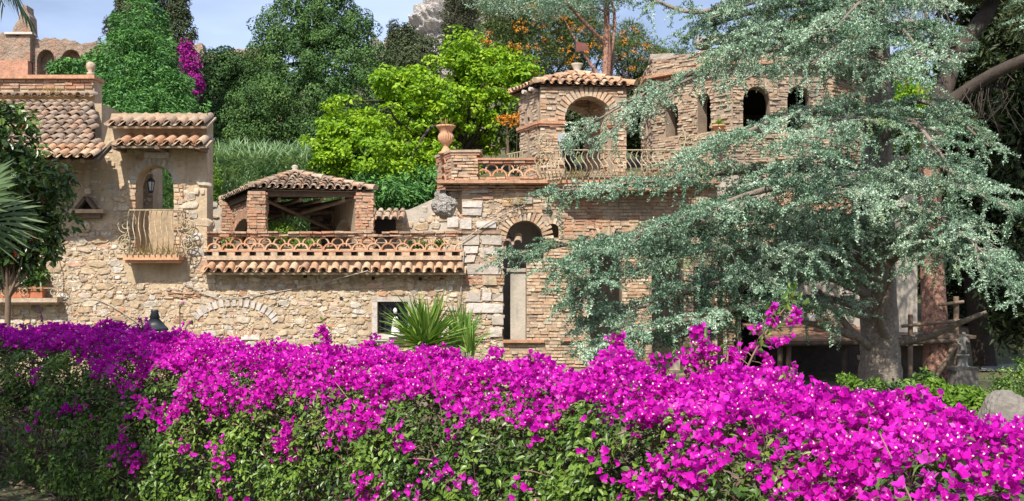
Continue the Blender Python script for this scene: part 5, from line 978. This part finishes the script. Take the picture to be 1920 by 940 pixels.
# limbs: control points (px, py, depth), radius, side spread, droop, density
LIMBS = [
 ([(1645, 60, 19), (1540, 30, 17.8), (1420, 60, 16.8), (1340, 112, 16.4)], .06, 1.0, .5, 1.1),
 ([(1645, 20, 19), (1560, -15, 18), (1450, -5, 17), (1330, 35, 16.6)], .06, 1.0, .5, 1.1),
 ([(1648, 70, 19), (1690, 55, 17.6), (1735, 115, 16.4)], .05, .8, .5, 1.0),
 ([(1645, 100, 19), (1590, 80, 17.2), (1520, 120, 16)], .05, .9, .5, 1.0),
 ([(1645, 60, 19), (1580, 40, 20.4), (1480, 50, 21.4), (1380, 85, 22)], .06, .9, .5, .9),
 ([(1645, 10, 19), (1700, -10, 20.2), (1780, 20, 21)], .05, .8, .5, .9),
 ([(1300, 145, 20.2), (1210, 190, 20.3), (1130, 260, 20.2)], .03, .7, 1.0, 1.0),
 ([(1640, 430, 19), (1520, 400, 18), (1380, 410, 17), (1240, 450, 16.6), (1110, 470, 16.4)], .06, .9, .5, 1.1),
 ([(1640, 540, 19), (1520, 500, 18.2), (1400, 500, 17.2), (1300, 540, 16.6)], .06, .9, .5, 1.1),
 ([(1640, 480, 19), (1560, 450, 17.8), (1470, 480, 16.8), (1400, 540, 16.2)], .06, .9, .5, 1.0),
 ([(1640, 520, 19), (1500, 470, 17.5), (1320, 470, 16.2), (1150, 520, 15.6), (1085, 560, 15.5)], .07, .9, .5, 1.0),
 ([(1640, 450, 19), (1480, 400, 17), (1300, 420, 16), (1130, 470, 15.4), (1060, 505, 15.3)], .07, .8, .5, 1.0),
 ([(1640, 600, 19), (1500, 565, 17), (1350, 585, 16), (1200, 625, 15.5), (1100, 660, 15.3)], .06, .8, .5, 1.0),
 ([(1655, 470, 19), (1720, 440, 17.5), (1800, 470, 16.5), (1900, 540, 16)], .06, .9, .55, 1.0),
 ([(1648, 215, 19), (1652, 205, 18.2), (1672, 250, 17.4)], .06, .7, .55, 1.0),
 ([(1645, 330, 19), (1625, 330, 17.2), (1600, 390, 15.6)], .06, .9, .55, 1.1),
 ([(1655, 400, 19), (1700, 400, 17.6), (1740, 455, 16.4)], .06, .8, .55, 1.0),
 ([(1645, 130, 19), (1650, 115, 17.4), (1690, 150, 16)], .05, .8, .5, 1.0),
 ([(1640, 440, 19), (1560, 420, 17.5), (1500, 470, 16)], .06, .9, .55, 1.1),
 ([(1645, 40, 19), (1560, 5, 18.2), (1430, 20, 17.4), (1300, 60, 17)], .07, 1.0, .35, 1.1),
 ([(1645, 90, 19), (1570, 60, 17.8), (1480, 60, 17), (1390, 95, 16.6)], .06, .8, .45, 1.1),
 ([(1648, 60, 19), (1700, 40, 18), (1760, 70, 17.4), (1790, 120, 17.2)], .05, .6, .5, 1.0),
 ([(1645, 20, 19), (1620, 0, 17), (1560, 60, 15.6)], .05, .8, .45, 1.0),
 ([(1645, 110, 19), (1540, 85, 19.6), (1400, 105, 20), (1230, 165, 20.3), (1060, 260, 20.4)], .07, .85, .9, .95),
 ([(1645, 130, 19), (1560, 110, 20.3), (1450, 130, 21.2), (1330, 175, 21.6)], .05, .6, .7, .5),
 ([(1648, 250, 19), (1600, 205, 18), (1500, 215, 17), (1380, 255, 16.4), (1290, 300, 16.2)], .08, 1.0, .5, 1.25),
 ([(1648, 235, 19), (1610, 215, 17.2), (1550, 250, 15.8), (1500, 300, 15.2)], .06, .9, .55, 1.2),
 ([(1655, 245, 19), (1710, 190, 18), (1780, 215, 17.4), (1855, 275, 17.2)], .07, .85, .5, 1.2),
 ([(1655, 265, 19), (1700, 225, 17.2), (1750, 270, 16.2), (1790, 330, 15.8)], .06, .7, .55, 1.0),
 ([(1645, 370, 19), (1550, 320, 18.4), (1400, 320, 17.6), (1220, 340, 17), (1020, 362, 16.6)], .1, .95, .5, 1.15),
 ([(1645, 390, 19), (1570, 340, 17.4), (1460, 350, 16.2), (1330, 390, 15.6), (1200, 440, 15.4)], .09, 1.0, .55, 1.2),
 ([(1640, 345, 19), (1600, 330, 16.8), (1560, 370, 15.2)], .06, .8, .6, .9),
 ([(1640, 500, 19), (1500, 440, 18.6), (1300, 440, 18), (1100, 455, 17.6), (955, 478, 17.4)], .09, .9, .6, 1.05),
 ([(1640, 470, 19), (1540, 430, 20.2), (1400, 440, 21), (1280, 480, 21.4)], .07, .8, .6, .9),
 ([(1640, 560, 19), (1520, 510, 17.6), (1380, 520, 16.6), (1220, 570, 16), (1120, 600, 15.9)], .08, .9, .55, 1.1),
 ([(1640, 590, 19), (1540, 560, 18.2), (1400, 580, 17.6), (1280, 630, 17.2), (1110, 640, 17)], .07, .75, .5, 1.0),
 ([(1655, 385, 19), (1720, 345, 18), (1810, 355, 17.2), (1920, 405, 16.6), (1990, 440, 16.4)], .09, .95, .5, 1.2),
 ([(1655, 420, 19), (1710, 390, 17.4), (1780, 420, 16.4), (1850, 480, 15.8)], .07, .85, .55, 1.1),
 ([(1655, 500, 19), (1720, 460, 18), (1790, 470, 17.2), (1890, 500, 16.6), (1960, 530, 16.4)], .08, .85, .5, 1.1),
 ([(1655, 300, 19), (1730, 300, 20.2), (1810, 340, 21)], .06, .7, .55, .8),
 ([(1645, -60, 19), (1560, -110, 17.6), (1440, -90, 16.8), (1350, -40, 16.4)], .07, .9, .5, .9),
 ([(1650, -50, 19), (1740, -100, 18), (1850, -70, 17.2), (1930, 0, 16.8), (1960, 60, 16.6)], .07, .8, .5, .9),
 ([(1645, -120, 19), (1700, -170, 20), (1800, -150, 20.6), (1900, -110, 21)], .06, .8, .5, .9),
 ([(1645, -200, 19), (1560, -230, 20), (1440, -220, 20.6)], .05, .7, .5, .7),
 ([(1640, -60, 19), (1500, -70, 19.6), (1330, 20, 20), (1225, 0, 20.2), (1150, -40, 20.3)], .08, .5, .6, .5),
]
BARE = [[(1652, 665, 19), (1600, 625, 18.6), (1560, 575, 18.4), (1535, 545, 18.2)], [(1600, 628, 18.6), (1545, 612, 18.4), (1480, 600, 18.2)], [(1660, 645, 19), (1740, 630, 18.6), (1800, 605, 18.2), (1850, 585, 18)], [(1640, 560, 19), (1605, 535, 18.6), (1575, 510, 18.4)], [(1665, 640, 18.8), (1650, 590, 18.4), (1668, 540, 18.2), (1672, 500, 18.1)], [(1640, 420, 19), (1600, 375, 18.5), (1565, 345, 18.2)]]
lb = MB(); tp, td = [], []
def spray(p0, d0, L, droop, step, tw):
    """a drooping twig with short side shoots, recorded as needle tufts"""
    n = max(3, int(L / step)); t = np.linspace(0, 1, n); pts = p0 + d0 * (t * L)[:, None] - Z3 * (droop * L * t ** 2)[:, None] + R.normal(size=(n, 3)) * .006
    tp.append(pts[1:]); td.append(nrm(np.gradient(pts, axis=0))[1:])
    for k in range(2, n, 4):
        if R.random() > tw: continue
        tg = nrm(pts[min(k + 1, n - 1)] - pts[k - 1]); sd_ = np.cross(tg, Z3) * R.choice([-1, 1]); d = nrm(tg * .75 + sd_ * R.uniform(.35, 1.) + A([0, 0, R.uniform(-.3, .4)])); l = R.uniform(.08, .22); q = max(3, int(l / step)); u = np.linspace(0, 1, q)
        pp_ = pts[k] + d * (u * l)[:, None] - Z3 * (.2 * l * u ** 2)[:, None]; tp.append(pp_[1:]); td.append(np.repeat(d[None], q - 1, 0))
    return pts
for (cp, r, w, dr, dens) in LIMBS:
    pts = catmull([P(*c) for c in cp], 40); lb.tube(pts, np.linspace(r, .012, 40), 7, .4, 0, False, .08); L = np.linalg.norm(np.diff(pts, axis=0), axis=1).sum()
    ns = int(L / .19 * dens)
    for q in range(ns):
        s = .12 + .88 * (q + R.random()) / ns; i = min(int(s * 39), 38); p0 = pts[i] + (pts[i + 1] - pts[i]) * (s * 39 - i); tg = nrm(pts[i + 1] - pts[i]); tg[2] *= .5; sd_ = nrm(np.cross(tg, Z3)) * (1 if q % 2 else -1)
        d = nrm(sd_ * R.uniform(.45, 1.1) + tg * R.uniform(.3, .9) + Z3 * R.uniform(-.08, .3)); ln = w * 1.25 * (1 - .5 * s) * R.uniform(.5, 1.1) * min(1, .4 + s * 2.2); dd = dr * R.uniform(.25, .7)
        t = np.linspace(0, 1, 9); sp_ = p0 + d * (t * ln)[:, None] - Z3 * (dd * ln * t ** 2)[:, None]; lb.tube(sp_, np.linspace(.012, .003, 9), 4, .7, 0, False)
        for u in np.arange(.06, 1.0, .115 / max(ln, .2)):      # twigs along the side branch, some hanging
            c = p0 + d * (u * ln) - Z3 * (dd * ln * u ** 2); h = R.random() < .10; tg2 = nrm(d - Z3 * 2 * dd * u); sd2 = np.cross(tg2, Z3) * R.choice([-1, 1])
            dv = nrm(A([R.normal() * .25, R.normal() * .25, -.8])) if h else nrm(tg2 * .7 + sd2 * R.uniform(.2, 1.) + Z3 * R.uniform(-.2, .45))
            spray(c, dv, R.uniform(.15, .45) if h else R.uniform(.14, .40), .5 if h else .22, .022, .8)
for cp in BARE: lb.tube(catmull([P(*c) for c in cp], 16), np.linspace(.085, .03, 16), 8, .35, 0, True, .1)
for q in range(60): c = LIMBS[int(R.integers(4, 6))][0]; a = catmull([P(*x) for x in c], 20)[int(R.integers(5, 19))]; lb.tube(catmull([a, a + R.normal(size=3) * .15 - Z3 * .3, a + R.normal(size=3) * .25 - Z3 * R.uniform(.5, .9)], 6), .006, 4, .6, 0, False)
lb.build('limbs', M['bark'], ce)
tp, td = np.vstack(tp), np.vstack(td); n = len(tp); k = 5
ctn = np.clip(.5 + .32 * snoise(tp, .7, 9) + R.normal(size=n) * .12, 0, 1)
Pn = np.repeat(tp, k, 0) + R.normal(size=(n * k, 3)) * .006; D = nrm(R.normal(size=(n * k, 3)) + np.repeat(td, k, 0) * .5 + Z3 * .3)
m = MB(); kites(m, Pn, D, perp(D), R.uniform(.028, .048, n * k), R.uniform(.013, .022, n * k), np.clip(np.repeat(ctn, k) + R.normal(size=n * k) * .2, 0, 1)); m.build('needles', M['cedar'], ce)
print('cedar tufts', n)
# ------------------------------------------------------------------ bougainvillea hedge in the foreground
hd = thing('bougainvillea_hedge', 'long clipped bougainvillea hedge covered in magenta bracts across the foreground', 'hedge', (-1, 7, 0))
HB = [(-170, 620, 14.0), (0, 629, 12.6), (280, 643, 10.6), (500, 667, 9.4), (700, 681, 8.5), (900, 702, 7.8), (1100, 715, 7.1), (1300, 718, 6.5), (1450, 735, 6.0), (1600, 760, 5.5), (1750, 792, 5.1), (1920, 834, 4.7), (2150, 880, 4.2)]
hb = catmull([P(*c) for c in HB], 400); hl = np.concatenate([[0], np.cumsum(np.linalg.norm(np.diff(hb, axis=0), axis=1))]); HL = hl[-1]
px_of = np.interp(np.linspace(0, 1, 400), np.linspace(0, 1, len(HB)), [c[0] for c in HB])
tg = nrm(np.gradient(hb, axis=0) * A([1, 1, 0])); fw = np.cross(tg, Z3); fw *= np.sign(-(fw * hb * A([1, 1, 0])).sum(1, keepdims=True))  # towards the camera
PR = A([(-.16, -.7), (-.12, -.25), (.0, -.03), (.25, .02), (.6, .02), (.9, -.05), (1.08, -.2), (1.18, -.45), (1.22, -.8), (1.22, -1.34)]); pl_ = np.concatenate([[0], np.cumsum(np.linalg.norm(np.diff(PR, axis=0), axis=1))]); PL = pl_[-1]
pn_ = np.gradient(PR, axis=0); pn_ = nrm(np.stack([-pn_[:, 1], pn_[:, 0]], 1)); pn_ *= np.sign(pn_ @ A([.3, 1.]))[:, None] * 1.
pn_[-3:] = nrm(A([(1, .25), (1, .08), (1, .0)])); pn_[:2] = nrm(A([(-1, .1), (-1, .3)]))
def hs(s, q, off=0.):
    s, q = A(s), A(q); I = lambda Ar: np.stack([np.interp(s, hl, Ar[:, i]) for i in range(3)], 1)
    b, f_ = I(hb), nrm(I(fw)); a = np.interp(q, pl_, PR[:, 0]); z = np.interp(q, pl_, PR[:, 1]); na = np.interp(q, pl_, pn_[:, 0]); nz = np.interp(q, pl_, pn_[:, 1])
    N_ = nrm(f_ * na[:, None] + Z3 * nz[:, None]); p = b + f_ * a[:, None] + Z3 * (z)[:, None]
    lump = .09 * snoise(p, .35, 51) + .05 * snoise(p, .13, 52)
    return p + N_ * (lump + off)[:, None], N_, z, np.interp(s, hl, px_of)
TOPQ = pl_[4]
def fdens(p, q, px):
    d = np.interp(q, pl_, [.1, .5, .92, .92, .92, .86, .54, .27, .12, .0]); n1 = snoise(p, .3, 61) + .6 * snoise(p, .13, 63); n2 = snoise(p, .9, 62)
    g = d + .55 * n1 * np.interp(q, pl_, [.3, .3, .15, .1, .1, .35, .95, .95, .8, .6]) + .2 * n2 * (q > TOPQ)
    g += np.interp(px, [900, 1200, 1500, 1900], [0, -.12, -.1, .08]) * (q > TOPQ) + .35 * np.interp(px, [1200, 1700], [0, 1]) * snoise(p, .38, 64) * (q > pl_[5]) - np.interp(px, [0, 280, 420], [.5, .44, 0]) * (q > pl_[5])
    return g
# hole in the shaded left end
def hole(p, px, z): return (np.abs(px - 95 - 25 * np.sin(z * 4)) < 50) & (z < -.3) & (R.random(len(px)) < .93)
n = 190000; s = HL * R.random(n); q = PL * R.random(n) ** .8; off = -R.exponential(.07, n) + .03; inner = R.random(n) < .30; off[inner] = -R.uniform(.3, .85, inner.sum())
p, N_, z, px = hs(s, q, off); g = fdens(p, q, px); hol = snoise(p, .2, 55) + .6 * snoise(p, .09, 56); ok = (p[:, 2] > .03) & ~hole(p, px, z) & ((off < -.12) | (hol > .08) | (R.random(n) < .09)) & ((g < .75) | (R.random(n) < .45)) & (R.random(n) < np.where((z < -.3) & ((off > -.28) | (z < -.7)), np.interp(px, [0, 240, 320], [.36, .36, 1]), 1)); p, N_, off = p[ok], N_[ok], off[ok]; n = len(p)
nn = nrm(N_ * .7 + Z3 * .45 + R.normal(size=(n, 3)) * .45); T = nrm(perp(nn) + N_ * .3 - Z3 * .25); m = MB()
tn = np.clip(.42 + .3 * snoise(p, .25, 71) + R.normal(size=n) * .2 + .15 * (off > -.02) - .3 * (off < -.28), 0, 1); leaves(m, p, nn, T, R.uniform(.03, .058, n), R.uniform(.017, .03, n), tn, 0, .16, .15); m.build('leaves', M['hedge_leaf'], hd)  # deep leaves tinted darker, painting the shade inside the hedge
# bracts: three papery bracts round a cream floret
def bloom(mb, mf, c, ax, sz, t):
    n = len(c); b1 = perp(ax); b2 = np.cross(ax, b1); a0 = R.uniform(0, 2.1, n)
    for k in range(3):
        a = a0 + k * 2.094; rd = b1 * np.cos(a)[:, None] + b2 * np.sin(a)[:, None]; T = nrm(rd * .8 + ax * R.uniform(.35, .9, n)[:, None]); Nn = nrm(ax * .9 - rd * .5 + R.normal(size=(n, 3)) * .15)
        leaves(mb, c, Nn, T, sz * R.uniform(.85, 1.1, n), sz * R.uniform(.72, .92, n), np.clip(t + R.normal(size=n) * .12, 0, 1), 0, .14, -.12)
    w = R.random(n) < .3; cc = c[w] + ax[w] * .012; kites(mf, cc, ax[w] * 1., perp(ax[w]), .014, .007, R.random(w.sum())); kites(mf, cc, nrm(ax[w] + perp(ax[w]) * .6), perp(ax[w]), .012, .008, .5)
n = 72000; s = HL * R.random(n); q = PL * R.random(n); p, N_, z, px = hs(s, q, R.uniform(-.03, .08, n) * 1.); g = fdens(p, q, px)
ok = (R.random(n) < np.clip((g - .36) * 2.0, 0, .97)) & ((z > -.42) | (px > 270) | (R.random(n) < .12)); p, N_ = p[ok], N_[ok]; n = len(p); print('blooms', n)
ax = nrm(N_ * .7 + A(TO_SUN) * .35 + R.normal(size=(n, 3)) * .5); fm, ff_ = MB(), MB(); bloom(fm, ff_, p, ax, R.uniform(.023, .041, n), np.clip(.5 + .25 * snoise(p, .2, 81) + R.normal(size=n) * .15, 0, 1))
# taller sprigs standing above the clipped top
st = MB(); lv = MB()
for (px_, py, top, Y_, nf, sx_) in ((600, 660, 612, 8.9, 60, 16), (612, 640, 625, 8.8, 20, 10), (1150, 690, 628, 6.7, 70, 22), (1165, 690, 660, 6.6, 40, 22), (1305, 700, 612, 6.3, 70, 20), (1325, 690, 640, 6.2, 60, 26), (1290, 700, 660, 6.2, 40, 20), (1365, 690, 655, 6.1, 40, 26), (930, 690, 655, 7.3, 40, 26), (1000, 690, 668, 7.2, 30, 30),
    (275, 640, 610, 10.3, 26, 8), (265, 640, 596, 10.3, 14, 7), (340, 640, 570, 10, 9, 8), (355, 640, 600, 10, 9, 8), (130, 630, 603, 11.6, 20, 18), (45, 630, 606, 12, 20, 20), (75, 625, 580, 12, 3, 6), (215, 635, 600, 11, 18, 16), (190, 630, 606, 11, 12, 14), (1240, 690, 668, 6.4, 24, 30), (700, 668, 645, 8.3, 24, 24), (780, 670, 650, 8.1, 24, 24), (420, 650, 633, 9.7, 20, 20), (1480, 705, 690, 5.7, 20, 30), (1700, 750, 735, 5.0, 20, 30)):
    a = P(px_, py + 10, Y_); b = P(px_ + R.normal() * 5, top, Y_); st.tube(catmull([a, (a + b) / 2 + R.normal(size=3) * .02, b], 6), [.006] * 6, 4, .5, 0, False)
    t = R.random(nf) ** .8; c = a + (b - a) * t[:, None] + R.normal(size=(nf, 3)) * A([sx_ / FPX * Y_ * .55, .06, .018]) * (1.15 - .6 * t)[:, None]; axx = nrm(R.normal(size=(nf, 3)) + A([0, -.4, .6])); bloom(fm, ff_, c, axx, R.uniform(.024, .036, nf), R.random(nf))
    nl = max(8, nf // 2); t = R.random(nl); c = a + (b - a) * t[:, None] + R.normal(size=(nl, 3)) * .025; nn = sph(nl); leaves(lv, c, nn, perp(nn), .045, .024, R.random(nl), 0, .15, .1)
# the long arching shoot right of centre
sh = catmull([P(1390, 715, 6.0), P(1415, 660, 6.0), P(1445, 610, 6.05), P(1470, 580, 6.1), P(1492, 548, 6.1)], 30); st.tube(sh, np.linspace(.007, .003, 30), 5, .6, 0, False)
for (px_, py) in ((1415, 650), (1448, 602), (1452, 578), (1490, 588), (1485, 605), (1472, 636), (1428, 664), (1445, 678), (1422, 622), (1395, 660), (1380, 672), (1440, 690), (1446, 644)):
    c = P(px_, py, 6.05); i = np.argmin(np.linalg.norm(sh - c, axis=1)); st.tube([sh[i], (sh[i] + c) / 2 + Z3 * .01, c], .003, 4, .6, 0, False); k = 7; bloom(fm, ff_, c + R.normal(size=(k, 3)) * .014, sph(k), R.uniform(.028, .036, k), R.uniform(.3, 1, k))
c = sh[R.integers(8, 30, 60)] + R.normal(size=(60, 3)) * .03; nn = sph(60); leaves(lv, c, nn, perp(nn), .05, .026, R.random(60), 0, .15, .1)
fm.build('bracts', M['bract'], hd); ff_.build('florets', M['floret'], hd); lv.build('sprig_leaves', M['hedge_leaf'], hd)
# woody stems inside
for k in range(150):
    s0 = HL * R.random(); q0 = R.uniform(.8, 1.15); b, _, _, _ = hs([s0], [PL], A([-.75])); t_, _, _, _ = hs([min(max(s0 + R.normal() * .35, 0), HL)], [R.uniform(pl_[3], pl_[8])], A([-.22])); b[0, 2] = 0; a, e = b[0], t_[0]; c1 = a * .6 + e * .4 + R.normal(size=3) * .14; c2 = a * .25 + e * .75 + R.normal(size=3) * .12
    st.tube(catmull([a, c1, c2, e], 14), np.linspace(R.uniform(.008, .02), .004, 14), 5, R.random(), 0, False)
for k in range(420):
    s0 = HL * R.random(); p, N1, _, _ = hs([s0], [R.uniform(pl_[5], PL)], A([-.22])); a = p[0]; e = a + N1[0] * .13 + R.normal(size=3) * .12 + Z3 * .04; st.tube(catmull([a, (a + e) / 2 + R.normal(size=3) * .04, e], 7), np.linspace(.006, .0025, 7), 4, R.uniform(.3, 1), 0, False)
st.build('stems', M['twig'], hd)
# leaf litter and low growth at the foot of the hedge
n = 5000; x = R.uniform(-7, -1, n); y = R.uniform(6.5, 12.5, n); p = np.stack([x, y, terr(x, y) + R.uniform(.005, .03, n)], 1); nn = nrm(R.normal(size=(n, 3)) * .4 + Z3); m = MB(); leaves(m, p, nn, perp(nn), R.uniform(.03, .06, n), .03, R.random(n), 0, .2, .1); tag(m.build('leaf_litter', M['twig']), 'dry brown leaf litter under the hedge', 'leaf litter', None, 'stuff')
# broad tree standing outside the picture at left: its shade falls on the left end of the hedge
sd_ = tree('shade_tree', 'broad dark evergreen beside the left end of the hedge, standing outside the picture', 'tree', (-9, 5, 0), [(-9, 5, -.1), (-8.9, 5, 3), (-9, 5, 6.5)], .3, M['bark'], M['dark_leaf'], [((-7.5, 4.6, 7.0), (3.0, 2.2, 2.0)), ((-10.0, 6.2, 7.2), (3.2, 2.5, 2.2)), ((-6.8, 3.2, 6.8), (1.9, 1.8, 1.8)), ((-9.6, 9, 3.6), (2.4, 3.4, 3.)), ((-7.6, 4.6, 4.4), (2., 2.4, 2.2))], 470, .6, 44, .22, .12, 16, front=0., lump=.15, seed=90)  # low crown parts added to cut sky light on the hedge end
